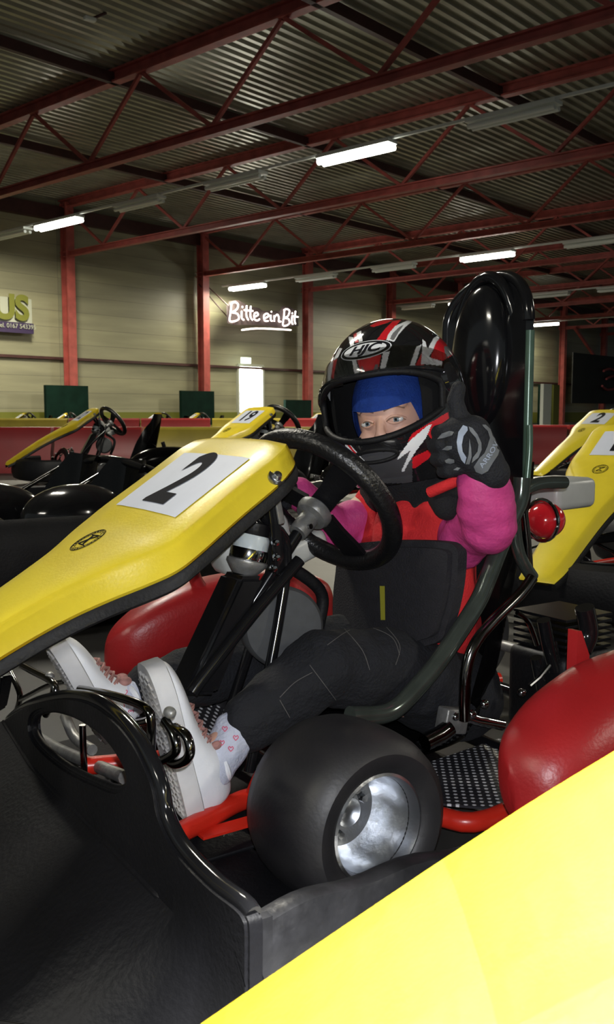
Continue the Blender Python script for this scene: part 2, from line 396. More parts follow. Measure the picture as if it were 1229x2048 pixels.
# lamps
def w_at(x, u):   # where along the row a photo column falls
    k = (x-614.5)/FPX; a, b = -math.sin(R(48.5)), math.cos(R(48.5)); c, d = math.sin(R(41.5)), math.cos(R(41.5))
    return u*(k*d-c)/(a-k*b)
rows_ = [(.56, .194, [(-40, 32, 0), (90, 172, 1), (245, 332, 0), (422, 530, 0), (640, 780, 1), (927, 1098, 0)]),
         (.93, .176, [(465, 531, 1), (595, 670, 0), (745, 825, 0), (917, 1018, 1), (1118, 1240, 0)]),
         (1.35, .183, [(790, 850, 0), (912, 940, 1), (1058, 1130, 0), (1190, 1260, 0)]),
         (1.82, .187, [(1053, 1079, 1)])]
n = 0
for ri, (u, zr_, L) in enumerate(rows_):
    bm = bmesh.new(); zt = EYE+zr_*D
    beam(bm, H(u, -.6, zt+.07), H(u, .985, zt+.07), .05, .04)
    tag(obj('lamp_rail', bm, 'lamp_body', smooth=False), 'thin white rail carrying the %s row of strip lamps' % ords[ri], 'rail', 'lamp rails')
    for li, (xa, xb, lit) in enumerate(L):
        wa, wb = w_at(xa, u), w_at(xb, u); wc = (wa+wb)/2; ln = max(1.3, min(2.6, abs(wa-wb)*D)); wc = min(wc, .97-ln/2/D)
        t = empty('strip_lamp', H(u, wc, zt))
        dr_ = HN*ln/2
        bm = bmesh.new(); beam(bm, dr_*-1+V((0, 0, .02)), dr_+V((0, 0, .02)), .24, .05); obj('lamp_housing', bm, 'lamp_body', t, False)
        for s in (-1, 1):
            bm = bmesh.new(); tube(bm, [dr_*-.97+HE*s*.065+V((0, 0, -.055)), dr_*.97+HE*s*.065+V((0, 0, -.055))], .05 if lit else .035, 12); obj('tube', bm, 'tube_lit' if lit else 'tube_off', t)
        tag(t, '%s fluorescent strip lamp, %s from the left in the %s lamp row' % ('lit glowing' if lit else 'unlit pale', ords[li], ords[ri]), 'lamp', 'fluorescent strip lamps')
        if lit:
            light('lamp_light', 'AREA', H(u, wc, zt-.13), 420 if wc < .85 else 160, (1, .93, .72), (0, 0, math.atan2(HN.y, HN.x)), ln, .14)
# the hall's lit lamps behind the photographer
for u, w_, wh in ((.56, -.12, 'continuing the first lamp row past the right edge'), (.12, .25, 'over the kart row, left of the photographer'), (.12, -.3, 'right behind the photographer'), (-.25, .1, 'farthest behind the photographer')):
    t = empty('strip_lamp', H(u, w_, EYE+.194*D))
    bm = bmesh.new(); beam(bm, HN*-.8, HN*.8, .16, .05); obj('lamp_housing', bm, 'lamp_body', t, False)
    bm = bmesh.new(); tube(bm, [HN*-.77+V((0, 0, -.05)), HN*.77+V((0, 0, -.05))], .028, 10); obj('tube', bm, 'tube_lit', t)
    tag(t, 'lit fluorescent strip lamp under the ceiling, '+wh, 'lamp', 'fluorescent strip lamps overhead')
    light('lamp_light', 'AREA', H(u, w_, EYE+.194*D-.09), 260, (1, .95, .82), (0, 0, math.atan2(HN.y, HN.x)), 1.6, .14)
# things on the wall
def u_at(x, w_=.99):
    k = (x-614.5)/FPX; a, b = -math.sin(R(48.5))*w_, math.cos(R(48.5))*w_; c, d = math.sin(R(41.5)), math.cos(R(41.5))
    return (k*b-a)/(c-k*d)
def z_at(x, y, w_=.99):
    u = u_at(x, w_); P = H(u, w_, 0); r = ray(x, y); return EYE+r.z/r.y*P.y
def WP(x, y, w_=.99): u = u_at(x, w_); return H(u, w_, z_at(x, y, w_))
def board(name, x0, x1, y0, y1, m, w_=.99, t=.05):
    xm = (x0+x1)/2; u0, u1 = u_at(x0, w_), u_at(x1, w_); z0, z1 = z_at(xm, y1, w_), z_at(xm, y0, w_)
    bm = bmesh.new(); beam(bm, H(u0, w_, (z0+z1)/2), H(u1, w_, (z0+z1)/2), t, z1-z0); return obj(name, bm, m, smooth=False), (u0, u1, z0, z1)
o, (u0, u1, z0, z1) = board('advert_board', -60, 72, 592, 663, 'sign_white')
tag(o, 'pale advertising board with olive letters and purple strip high on the wall', 'sign')
xa_dir = HE
def wall_text(txt, size, u, z, m, parent, w_=.985, bold=0, shear=0, name='lettering'):
    bm = text_bm(txt, size, .004, bold, shear)
    for v in bm.verts: v.co = H(u, w_, z)+HE*v.co.x+V((0, 0, v.co.y))-HN*v.co.z
    bmesh.ops.reverse_faces(bm, faces=bm.faces[:]); return obj(name, bm, m, parent, False)
hh = z1-z0; ul = u_at(30); zc = z_at(30, 617)
wall_text('US', .82, u_at(29), z_at(29, 617), 'sign_olive', o, bold=.035)
bm = bmesh.new(); beam(bm, H(u0, .987, z0+.14*hh), H(u1, .987, z0+.14*hh), .05, hh*.30); obj('purple_strip', bm, 'sign_purple', o, False)
wall_text('Tel. 0167 543395', .155, u_at(37), z_at(37, 653), 'sign_white', o, w_=.9845, name='telephone_lettering')
for i, (x0, x1, y0, y1, d_) in enumerate([(94, 178, 771, 850, 'far left, behind the leftmost wall column'), (363, 428, 782, 850, 'at the foot of the column left of the bright doorway'), (570, 621, 800, 850, 'right of the bright doorway'), (1075, 1092, 770, 850, 'at the far right column')]):
    o, _ = board('wall_pad', x0, x1, y0, y1, 'green_board', .965, .1)
    tag(o, 'dark green wall pad %s' % d_, 'pad', 'green wall pads')
# exit sign over the door
o, _ = board('exit_sign', 485, 502, 715, 727, 'exit_lit', .985, .08); tag(o, 'small glowing exit sign above the bright doorway', 'sign')
# neon beer sign
sg = empty('neon_sign', WP(525, 640, .97)); base = WP(525, 640, .97)
def npt(x, y, w_=.962): return WP(x, y, w_)-base
strokes = [[(466, 608), (464, 625), (462, 641), (470, 643), (480, 638), (478, 628), (467, 625)], [(464, 609), (472, 604), (479, 609), (476, 619), (467, 625)],
 [(486, 622), (486, 636), (490, 640)], [(487, 613), (488, 615)], [(496, 611), (495, 630), (499, 640)], [(504, 612), (503, 632), (507, 640)], [(491, 620), (508, 622)],
 [(511, 634), (518, 630), (516, 625), (511, 628), (511, 638), (517, 641), (521, 638)],
 [(531, 637), (539, 632), (536, 627), (530, 631), (531, 641), (538, 642)], [(543, 630), (543, 640), (546, 642)], [(544, 623), (545, 624)], [(550, 631), (550, 643)], [(550, 635), (556, 629), (559, 635), (559, 643), (563, 643)],
 [(570, 619), (569, 634), (567, 650), (574, 651), (580, 646), (578, 638), (570, 636)], [(569, 620), (575, 618), (580, 622), (577, 632), (570, 636)],
 [(585, 634), (585, 646), (587, 648)], [(585, 626), (586, 627)], [(592, 622), (590, 640), (592, 648)], [(585, 632), (597, 634)], [(486, 660), (515, 657), (550, 658), (583, 660)]]
bm = bmesh.new()
for s in strokes: tube(bm, [npt(*p) for p in s], .022, 6, smooth=4)
lab(obj('lettering', bm, 'neon', sg), 'glowing white handwriting')
bo = [(456, 612), (462, 602), (480, 600), (500, 612), (520, 616), (528, 622), (560, 622), (566, 612), (580, 613), (596, 622), (598, 652), (566, 656), (520, 650), (470, 650), (457, 646)]
bm = bmesh.new(); loft(bm, [[WP(x, y, .966)-base for x, y in bo], [WP(x, y, .975)-base for x, y in bo]]); obj('back_plate', bm, 'sign_back', sg, False)
for a, b in (((405, 558), (460, 612)), ((402, 568), (470, 648))):
    bm = bmesh.new(); tube(bm, [npt(*a, .99), npt(*b, .966)], .02, 6); obj('stay_cable', bm, 'dark_steel', sg)
tag(sg, 'glowing handwritten neon sign with an underline, hung on the back wall', 'sign')
# dark banner, posts at the right
o, (u0, u1, z0, z1) = board('wall_banner', 1140, 1330, 715, 808, 'banner_dark', .93, .04)
tag(o, 'large dark banner with pinkish scrawl on the wall at the far right', 'banner')
bm = bmesh.new()
for s in ([(1202, 742), (1214, 738), (1229, 742), (1240, 738)], [(1208, 758), (1222, 752), (1229, 760), (1245, 755)], [(1200, 772), (1212, 780), (1235, 776), (1250, 782)]): tube(bm, [WP(x, y, .925) for x, y in s], .06, 6, smooth=5)
obj('scrawl', bm, 'banner_pink', o)
for x0, x1, y0, m, l_ in ((1081, 1097, 768, 'lamp_body', 'pale square post standing at the far end of the hall'), (1101, 1113, 770, 'sign_olive', 'narrow olive post beside the pale post at the far end')):
    o, _ = board('marker_post', x0, x1, y0, 850, m, .9, .15); tag(o, l_, 'post')
bm = bmesh.new(); beam(bm, WP(1142, 655, .95), WP(1190, 722, .95), .12, .12); tag(obj('wall_brace', bm, 'red_steel', smooth=False), 'slanting red brace beside the column at the far right', 'brace')
# small detector on the ceiling
P = ray(180, 38); t = (ZR-EYE-.02)/P.z; P = CAM+P*t; q = empty('ceiling_sensor', P)
bm = bmesh.new(); box(bm, (0, 0, 0), (.16, .08, .05), Matrix.Rotation(R(40), 3, 'Z'), .01); obj('sensor_body', bm, 'lamp_body', q)
bm = bmesh.new(); tube(bm, [(.02, .0, 0), (.2, .1, .12)], .02, 8); obj('mounting_arm', bm, 'dark_steel', q); tag(q, 'small white box sensor fixed under the ceiling, top left', 'sensor')

# track barriers: hollow plastic blocks
def barrier_bm(Ln, hgt):
    bm = bmesh.new(); prof = [(-.2, 0), (.2, 0), (.19, hgt*.45), (.13, hgt*.62), (.15, hgt*.95), (.12, hgt), (-.12, hgt), (-.15, hgt*.95), (-.13, hgt*.62), (-.19, hgt*.45)]
    loft(bm, [[(x, a, b) for a, b in prof] for x in (-Ln/2+.02, -Ln/2+.04, Ln/2-.04, Ln/2-.02)]); return bm
def brow_(pref, y_top_px, x0, x1, depth, hgt, Ln, cols, ang, group):
    cnt = 0; X = (x0-614.5)/FPX*depth; P = V((X, depth, 0)); dv = V((math.cos(ang), math.sin(ang), 0))
    while proj(P+dv*Ln/2)[0] < x1:
        m = cols[cnt % len(cols)]; o = obj('track_barrier', barrier_bm(Ln, hgt), 'barrier_'+m)
        o.location = P+dv*Ln/2; o.rotation_euler = (0, 0, ang)
        tag(o, '%s plastic track barrier block, %s from the left in the %s' % (m, ords[cnt % 16], pref), 'barrier', group); cnt += 1; P = P+dv*Ln
brow_('nearer barrier line', 0, -250, 560, 11.4, .56, 1.1, ['red', 'red', 'red', 'yellow', 'yellow', 'red'], R(3), 'nearer line of track barriers')
brow_('farther barrier line', 0, -150, 660, 17.5, .63, 1.35, ['yellow', 'yellow', 'red', 'red', 'yellow', 'red'], R(5), 'farther line of track barriers')
brow_('right-hand barrier line', 0, 1000, 1290, 13.5, .56, .95, ['red'], R(0), 'barriers at the right')

# ================================================================ KART
K2 = empty('go_kart', KO, KA)
tag(K2, 'go-kart with yellow number 2 fairing, the child sits in it', 'go-kart', 'go-karts')
def main_only(o): o['only_main'] = 1; return o
# --- front fairing
st = [(-.060, .10, .684, .02), (-.050, .150, .690, .03), (-.025, .168, .677, .035), (.0, .170, .661, .038), (.06, .168, .622, .04), (.13, .172, .576, .042), (.165, .168, .553, .042), (.20, .150, .535, .042), (.25, .115, .510, .042), (.30, .092, .486, .042),
      (.36, .076, .455, .042), (.45, .066, .405, .04), (.56, .058, .335, .036), (.68, .050, .255, .03), (.74, .04, .215, .02)]
def fair_ring(f, wd, z, drop, n=10):
    r = []
    cr = .006
    top = [(-wd, 0), (-wd*.6, cr*.8), (0, cr), (wd*.6, cr*.8), (wd, 0)]
    k = wd+.026
    r = [(-k+.004, -drop-.004), (-k, -drop+.002), (-wd-.012, -.011), (-wd-.004, -.003)]+top+[(wd+.004, -.003), (wd+.012, -.011), (k, -drop+.002), (k-.004, -drop-.004)]
    sl = .5
    return [V((f-b*sl*0, a, z+b)) for a, b in r]
stc = []
for i in range(len(st)-1):
    g = lambda j: V((*st[max(0, min(len(st)-1, j))],))
    a, b, c, d = [g(i+k) for k in (-1, 0, 1, 2)]
    for k in range(5):
        t = k/5; stc.append(.5*((2*b)+(c-a)*t+(2*a-5*b+4*c-d)*t*t+(3*b-a-3*c+d)*t**3))
stc.append(V(st[-1]))
bm = bmesh.new(); rings = [fair_ring(*s) for s in stc]
rs = loft(bm, rings, closed=False, cap=False)
# closed rear end skirt
back = [bm.verts.new(v.co+V((-.012, 0, -.045 if 3 < i < 9 else 0))) if 3 < i < 9 else None for i, v in enumerate(rs[0])]
skirt = [bm.verts.new(v.co+V((-.006, 0, -.03))) for v in rs[0][2:-2]]
for i in range(len(skirt)-1): bm.faces.new((rs[0][2+i], skirt[i], skirt[i+1], rs[0][3+i]))
for v in back:
    if v: bm.verts.remove(v)
tip = bm.verts.new(V((.755, 0, .195))); 
for i in range(len(rs[-1])-1): bm.faces.new((rs[-1][i], rs[-1][i+1], tip))
bmesh.ops.solidify(bm, geom=bm.faces[:], thickness=.003)
bmesh.ops.recalc_face_normals(bm, faces=bm.faces[:])
fair = obj('front_fairing', bm, 'yellow_plastic', K2)
# black edge trim around the underside
L_ = [V((s[0], s[1]+.020, s[2]-s[3]-.014)) for s in stc]; R_ = [V((p.x, -p.y, p.z)) for p in L_]
bm = bmesh.new()
loop = L_[::-1]+[V((-.066, .08, .655)), V((-.068, 0, .655)), V((-.066, -.08, .655))]+R_
rr = []
for i, p in enumerate(loop):
    a = loop[max(0, i-1)]; b = loop[min(len(loop)-1, i+1)]; t = (b-a).normalized(); s = t.cross(V((0, 0, 1))).normalized()
    rr.append([p+s*x+V((0, 0, y)) for x, y in ((.0045, .010), (.008, .004), (.008, -.010), (.003, -.014), (-.008, -.014), (-.008, .010))])
loft(bm, rr); bmesh.ops.recalc_face_normals(bm, faces=bm.faces[:])
obj('edge_trim', bm, 'black_rubber', fair)
# underside pan
bm = bmesh.new()
loft(bm, [[V((s[0], s[1]*k+.0, s[2]-s[3]-.01)) for k in (-1, -.5, 0, .5, 1)] for s in stc], closed=False, cap=False); obj('under_panel', bm, 'black_satin', fair)
def topz(f):
    for a, b in zip(stc, stc[1:]):
        if a[0] <= f <= b[0]: t = (f-a[0])/(b[0]-a[0]+1e-9); return a[2]+(b[2]-a[2])*t, a[1]+(b[1]-a[1])*t
    return stc[0][2], stc[0][1]
def on_fair(f, l, e=.0015):
    z, wd = topz(f); a = abs(l)/wd
    h = .006*(1-.2*a/.6) if a < .6 else .0048*(1-(a-.6)/.4)
    return V((f, l, z+h+e))
def sheet(f0, f1, l0, l1, e, nf=14, nl=10, th=.001):
    bm = bmesh.new(); g = [[bm.verts.new(on_fair(f0+(f1-f0)*i/nf, l0+(l1-l0)*j/nl, e)) for j in range(nl+1)] for i in range(nf+1)]
    for i in range(nf):
        for j in range(nl): bm.faces.new((g[i][j], g[i+1][j], g[i+1][j+1], g[i][j+1]))
    return bm
plaque = lab(obj('number_plaque', sheet(-.001, .132, -.118, .118, .0018), 'white_sticker', fair), 'white number plaque')
def digits(txt, size, parent, e=.003, shear=0):
    bm = text_bm(txt, size, 0, size*.03, shear, sub=3)
    for v in bm.verts:
        x, y = v.co.x, v.co.y
        v.co = on_fair(.064-y*.94, x, e)
    # faces up
    bm.normal_update()
    for f in bm.faces:
        if f.normal.z < 0: f.normal_flip()
    return obj('number', bm, 'black_ink', parent, False)
dg_main = lab(digits('2', .17, fair), 'bold black number two')
# round emblem
ec = (.215, -.035)
bm = bmesh.new()
for r in (.029, .0275, .0215):
    bm2 = [on_fair(ec[0]+r*math.cos(2*PI*k/40), ec[1]+r*.95*math.sin(2*PI*k/40), .0012) for k in range(40)]; tube(bm, bm2, .0005, 4, closed=True)
for k in range(26):
    a = 2*PI*k/26
    if k % 7 == 3: continue
    tube(bm, [on_fair(ec[0]+r*math.cos(a), ec[1]+r*.95*math.sin(a), .0012) for r in (.0232, .0262)], .0006, 4)
for pts in ([(-.012, -.012), (-.014, .012)], [(-.012, -.006), (.010, .004), (.012, .012)], [(.012, -.012), (-.004, 0), (-.012, .012)], [(.012, -.010), (.012, .012)]):
    tube(bm, [on_fair(ec[0]+a, ec[1]+b, .0012) for a, b in pts], .0011, 4)
obj('round_emblem', bm, 'black_ink', fair)
# bolt with washer
bp = kl(541, 957, .192); 
nrm = V((0, .75, .66)).normalized()
bz, bw = topz(-.005); bc = V((-.008, .187, .640)) 
bm = bmesh.new(); lathe(bm, [(.0, .010), (.006, .009), (.009, .004), (.009, .003), (.0135, .003), (.0145, 0), (.0145, -.006)], bc, nrm, 28); lab(obj('bolt', bm, 'aluminium', fair), 'bright washer bolt')
# --- steering wheel
SC = V((-.223, .004, .576)); SN = V((-math.sin(.925)*math.cos(.198), -math.sin(.198), math.cos(.925)*math.cos(.198))).normalized()
sa = V((SN.z, 0, -SN.x)).normalized(); sb = SN.cross(sa)
def SW(a, b, c=0): return SC+sa*a+sb*b+SN*c
RW = .147
rim = [SW(RW*math.cos(2*PI*k/64)*(1 if math.cos(2*PI*k/64) < .5 else 1), RW*math.sin(2*PI*k/64)) for k in range(64)]
bm = bmesh.new(); tube(bm, rim, .0185, 16, closed=True); sw = obj('steering_wheel', bm, 'foam_grip', K2)
for a in (0, 120, 240):
    aa = R(a+180); bm = bmesh.new(); pts = []
    rings = []
    for t in (.02, .06, .1, .145):
        c = SW(t*math.cos(aa), t*math.sin(aa), -.02*(1-t/.15)); side = (sb*math.cos(aa)-sa*math.sin(aa)); wv = .022 if t < .1 else .027
        rings.append([c+side*wv+SN*.004, c-side*wv+SN*.004, c-side*wv-SN*.004, c+side*wv-SN*.004])
    loft(bm, rings); obj('spoke', bm, 'black_satin', sw, False)
hubc = SW(0, 0, -.035)
bm = bmesh.new(); lathe(bm, [(0, .014), (.030, .014), (.034, .010), (.034, .0), (.030, -.008), (.019, -.012), (.0175, -.05), (.0165, -.052), (0, -.052)], hubc, SN, 36); lab(obj('hub', bm, 'dull_steel', sw), 'grey cast steering hub')
bm = bmesh.new(); tube(bm, [hubc-SN*.035+sb*.018, hubc-SN*.035+sb*.023], .005, 12); obj('hub_bolt', bm, 'chrome', sw)
colb = kl(500, 1215, 0)
bm = bmesh.new(); tube(bm, [hubc-SN*.04, colb], .0115, 16); lab(obj('steering_column', bm, 'black_gloss', K2), 'dark steering shaft')
# --- brackets holding the fairing
def kpts(L, l): return [kl(x, y, l) for x, y in L]
for l_ in (.06, -.06):
    bm = bmesh.new(); tube(bm, [V((-.03, l_, .645)), V((-.075, l_*.7, .56)), V((-.13, l_*.4, .47)), V((-.03, l_, .12))], .010, 12, smooth=6); obj('fairing_support', bm, 'black_gloss', K2)
o = obj('bracket', BX(kl(555, 1000, .07), (.012, .006, .085), Matrix.Rotation(R(12), 3, 'Y'), .002), 'dull_steel', K2)
for (x, y) in ((548, 993), (551, 1085), (553, 1115), (547, 1137)): bm = bmesh.new(); lathe(bm, [(0, .007), (.005, .006), (.0065, .002), (.0065, -.004)], kl(x, y, .078), (0, 1, 0), 14); obj('bracket_bolt', bm, 'chrome', o)
o = obj('bracket', BX(kl(553, 1075, .065), (.020, .006, .13), Matrix.Rotation(R(8), 3, 'Y'), .002), 'black_gloss', K2)
# --- brake fluid reservoir
rb = kl(492, 1135, .03); rt = kl(512, 1045, .03); ra = (rt-rb).normalized(); q = (rt-rb).length
resv = obj('brake_reservoir', LA([(0, q*.25), (.027, q*.25), (.031, q*.3), (.031, q*.66), (.027, q*.74), (0, q*.74)], rb, ra), 'milky', K2); lab(resv, 'milky brake fluid reservoir')
obj('reservoir_cap', LA([(0, q*.7), (.026, q*.7), (.028, q*.73)]+[(.028, q*.98), (.026, q), (0, q)], rb, ra, 28), 'black_satin', resv)
obj('steel_band', LA([(.0325, q*.18), (.033, q*.2), (.033, q*.4), (.0325, q*.42)], rb, ra), 'chrome', resv)
obj('reservoir_base', LA([(0, -.012), (.020, -.012), (.030, 0), (.036, .008), (.036, q*.16), (.028, q*.2), (0, q*.2)], rb, ra), 'dull_steel', resv)
# --- white fuel tank behind it
bm = bmesh.new(); ellip(bm, kl(512, 1050, -.06), (.045, .035, .050)); bm2 = bm
tk = kl(570, 1095, -.14)
box(bm, kl(500, 1085, -.12), (.16, .08, .075), Matrix.Rotation(R(20), 3, 'Y'), .02); box(bm, kl(590, 1098, -.13), (.12, .08, .05), Matrix.Rotation(R(20), 3, 'Y'), .015)
o = obj('fuel_tank', bm, 'white_tank', K2); lab(o, 'white plastic tank')
# --- steering tower, glossy black
bm = bmesh.new()
A = [kl(470, 1150, .05), kl(520, 1150, .05), kl(425, 1385, .05), kl(360, 1385, .05)]
loft(bm, [[p+V((0, .022, 0)) for p in A], [p-V((0, .05, 0)) for p in A]]); bmesh.ops.bevel(bm, geom=bm.edges[:], offset=.008, segments=3, affect='EDGES')
lab(obj('steering_tower', bm, 'black_gloss', K2), 'glossy black steering support')
bm = bmesh.new(); tube(bm, kpts([(600, 1120), (560, 1165), (500, 1235), (410, 1350), (385, 1385)], .075), .011, 14, smooth=6); obj('tower_tube', bm, 'black_gloss', K2)
bm = bmesh.new(); tube(bm, kpts([(575, 1130), (640, 1180), (640, 1240), (610, 1330)], -.02), .012, 12, smooth=6); obj('tower_hose', bm, 'black_rubber', K2)
# --- grey round end of the floor tank
gc = kl(568, 1255, .02); gn = (V((.35, .93, .12))).normalized()
bm = bmesh.new(); a_, b_, _ = basis(gn)
lathe(bm, [(0, .012), (.05, .011), (.068, .006), (.074, -.004), (.074, -.05), (0, -.05)], gc, gn, 48)
lab(obj('floor_tank', bm, 'grey_felt', K2), 'dull grey round tank end')
# --- wheels
def wheel(c, r, wd, axis, name='front_wheel', stub=True):
    h = wd/2; p = [(r*.56, -h*.86), (r*.66, -h), (r*.80, -h*1.02), (r*.91, -h*.9), (r*.975, -h*.62), (r*.997, -h*.3), (r, 0), (r*.997, h*.3), (r*.975, h*.62), (r*.91, h*.9), (r*.80, h*1.02), (r*.66, h), (r*.56, h*.86), (r*.52, h*.7), (r*.52, -h*.7)]
    bm = bmesh.new(); lathe(bm, p, c, axis, 64, True); t = obj(name, bm, 'tire_rubber', K2)
    c = V(c); ax = V(axis).normalized()
    ri = [(r*.575, h*.84), (r*.585, h*.9), (r*.555, h*.92), (r*.53, h*.8), (r*.50, h*.45), (r*.47, h*.1), (r*.40, -h*.05), (r*.17, -h*.12), (r*.16, h*.1), (r*.1, h*.16), (0, h*.16)]
    rim_ = obj('wheel_rim', LA(ri, c, ax, 56), 'aluminium', t); obj('wheel_rim_inner', LA([(r*.575, -h*.84), (r*.53, -h*.7), (r*.45, -h*.1), (0, -h*.1)], c, ax, 40), 'dull_steel', t)
    a, b, _ = basis(ax)
    for k in range(3):
        d = a*math.cos(2.1*k)+b*math.sin(2.1*k); obj('lug_nut', LA([(0, .008), (.006, .008), (.007, 0)], c+d*r*.27-ax*h*.06, ax, 6), 'chrome', t, False)
    up = V((.35, 0, 1)); up = (up-ax*up.dot(ax)).normalized()
    bm = bmesh.new(); tube(bm, [c+up*r*.44+ax*h*.2, c+up*r*.40+ax*h*.62], .0045, 10); obj('valve', bm, 'dull_steel', t)
    return t
wax = V((-.02, .99, .03)).normalized()
lab(wheel((-.050, .315, .140), .138, .180, wax), 'smooth slick front tyre')
wheel((-.05, -.275, .118), .116, .12, V((.10, -.99, .0)))
wheel((-.98, .46, .14), .14, .2, V((0, 1, 0)), 'rear_wheel'); wheel((-.98, -.46, .14), .14, .2, V((0, -1, 0)), 'rear_wheel')
bm = bmesh.new(); tube(bm, [(-.98, -.42, .14), (-.98, .42, .14)], .014, 12); obj('rear_axle', bm, 'dull_steel', K2)
bm = bmesh.new(); tube(bm, [(-.062, -.28, .138), (-.09, -.15, .11), (-.09, .15, .11), (-.062, .28, .138)], .012, 12); obj('front_axle', bm, 'black_gloss', K2)
# --- chassis rails
pts = [kz(335, 1678, .1), kz(410, 1640, .1), kz(500, 1596, .1), kz(620, 1590, .09), kz(760, 1615, .08), kz(870, 1632, .07), kz(1010, 1625, .07), V((-.9, .2, .08))]
bm = bmesh.new(); tube(bm, pts, .0165, 16, smooth=6); rail = lab(obj('chassis_rail', bm, 'red_paint', K2), 'red chassis tube')
bm = bmesh.new(); tube(bm, [(p.x, -p.y, p.z) for p in pts], .0165, 16, smooth=6); obj('chassis_rail', bm, 'red_paint', K2)
bm = bmesh.new(); box(bm, kz(455, 1655, .09), (.10, .03, .004), Matrix.Rotation(R(0), 3, 'Z')); obj('rail_tab', bm, 'red_paint', K2)
bm = bmesh.new(); tube(bm, [kz(500, 1596, .1), kz(520, 1550, .15), kz(560, 1500, .17)], .010, 10, smooth=4); obj('chassis_rail', bm, 'red_paint', K2)
bm = bmesh.new(); tube(bm, [(.26, -.16, .11), (.27, 0, .11), (.2, .12, .1), pts[0]], .016, 14, smooth=6); obj('front_cross_tube', bm, 'red_paint', K2)
for f in (-.2, -.55, -.85): bm = bmesh.new(); tube(bm, [(f, -.2, .08), (f, .2, .08)], .014, 12); obj('cross_tube', bm, 'black_gloss', K2)
# --- floor pan and studded side plate
obj('floor_pan', BX((-.12, 0, .055), (.72, .38, .006), None, .002), 'black_satin', K2)
obj('floor_pan', BX((.165, -.02, .05), (.25, .86, .008), None, .002), 'black_satin', K2)
A = [kz(848, 1528, .085), kz(1006, 1474, .085), kz(1075, 1560, .085), kz(990, 1617, .085), kz(846, 1603, .085)]
bm = bmesh.new(); loft(bm, [[p for p in A], [p-V((0, 0, .004)) for p in A]]); obj('side_plate', bm, 'studs', K2, False)
A = [kz(375, 1420, .16), kz(430, 1385, .16), kz(470, 1440, .12), kz(420, 1480, .12)]
bm = bmesh.new(); loft(bm, [[p for p in A], [p-V((0, 0, .004)) for p in A]]); obj('heel_plate', bm, 'studs', K2, False)
# --- side pods
def pod(sgn):
    rings = []; DF = -.09 if sgn > 0 else .12
    S = [(-.150, .010, .030, .215), (-.165, .045, .065, .218), (-.20, .070, .092, .225), (-.27, .085, .115, .24), (-.38, .092, .135, .25), (-.52, .095, .140, .255), (-.66, .092, .13, .25), (-.74, .075, .10, .24), (-.77, .02, .03, .235)]
    for f, wy, hz, zc in S:
        f += DF; hz *= .82; zc -= .025
        r = []
        for k in range(28):
            a = 2*PI*k/28; c, s = math.cos(a), math.sin(a)
            e = .72; r.append(V((f, sgn*((.475 if sgn > 0 else .60)+wy*math.copysign(abs(c)**e, c)), zc+hz*math.copysign(abs(s)**e, s)-(.02*c if True else 0))))
        rings.append(r)
    # smooth along length
    sm = []
    for i in range(28):
        sm.append(catmull([r[i] for r in rings], 4))
    bm = bmesh.new(); loft(bm, [[sm[i][j] for i in range(28)] for j in range(len(sm[0]))]); bmesh.ops.recalc_face_normals(bm, faces=bm.faces[:])
    for v in bm.verts: v.co.z += -.035*max(0, (v.co.x-DF+.35))*2
    return bm
lab(obj('side_pod', pod(1), 'red_plastic', K2), 'dark red side pod'); lab(obj('side_pod', pod(-1), 'red_plastic', K2), 'dark red side pod')
def hook(c, s):
    bm = bmesh.new(); P = [c+V((a, 0, b))*s for a, b in ((0, 0), (.03, .05), (.035, .11), (.01, .15), (-.03, .15))]
    tube(bm, P, lambda t: .018*s*(1.2-.5*t), 12, smooth=5); return bm
lab(obj('red_bracket', hook(kl(408, 1185, -.55), .8), 'red_plastic', K2), 'curved red bracket')
bm = bmesh.new(); A = kpts([(1156, 1262), (1164, 1262), (1180, 1310), (1178, 1345), (1153, 1345)], .40); loft(bm, [A, [p-V((0, .02, 0)) for p in A]]); main_only(lab(obj('red_fin', bm, 'red_plastic', K2, False), 'narrow red fin'))
# --- front bumper shroud: moulded black plastic with an oval opening
OUT = [(-60, 1485), (-20, 1445), (20, 1422), (75, 1402), (130, 1394), (180, 1405), (225, 1438), (262, 1482), (290, 1535), (306, 1580), (315, 1630), (338, 1682), (370, 1725), (420, 1775), (468, 1812), (486, 1835), (493, 1865), (493, 1960), (494, 2030)]
HOL = [(62, 1432), (90, 1420), (130, 1428), (175, 1452), (215, 1490), (244, 1535), (250, 1566), (228, 1582), (190, 1570), (130, 1540), (80, 1500), (55, 1462)]
def s2(p): q_ = kf(p[0], p[1], .3); return (q_.y, q_.z)
out = [s2(p) for p in OUT]; zb = out[-1][1]; lx = out[-1][0]
outl = [(y, z) for y, z in out]+[(lx-.01, .03)]+[(lx-.2, .03), (.25, .03), (.05, .03), (-.2, .03), (-.4, .03), (-.52, .03), (-.54, .08), (-.56, .12), (-.50, .19), (-.36, .235)]
hol = [s2(p) for p in HOL]
outc = [(p.x, p.y) for p in catmull([(a, b, 0) for a, b in outl], 4, True)]; holc = [(p.x, p.y) for p in catmull([(a, b, 0) for a, b in hol], 4, True)]
def shf(y, z, d=0): 
    return V((.3-.10*max(0, -y-.1)-d+1.6*max(0, .15-z)*min(1, max(0, (.55-y)/.2)), y, z))
bm = plate(outc, .022, lambda y, z, d: V((y, z, d)), [holc])
for _zc in (.06, .09, .12, .15, .18):
    bmesh.ops.bisect_plane(bm, geom=bm.verts[:]+bm.edges[:]+bm.faces[:], plane_co=(0, _zc, 0), plane_no=(0, 1, 0))
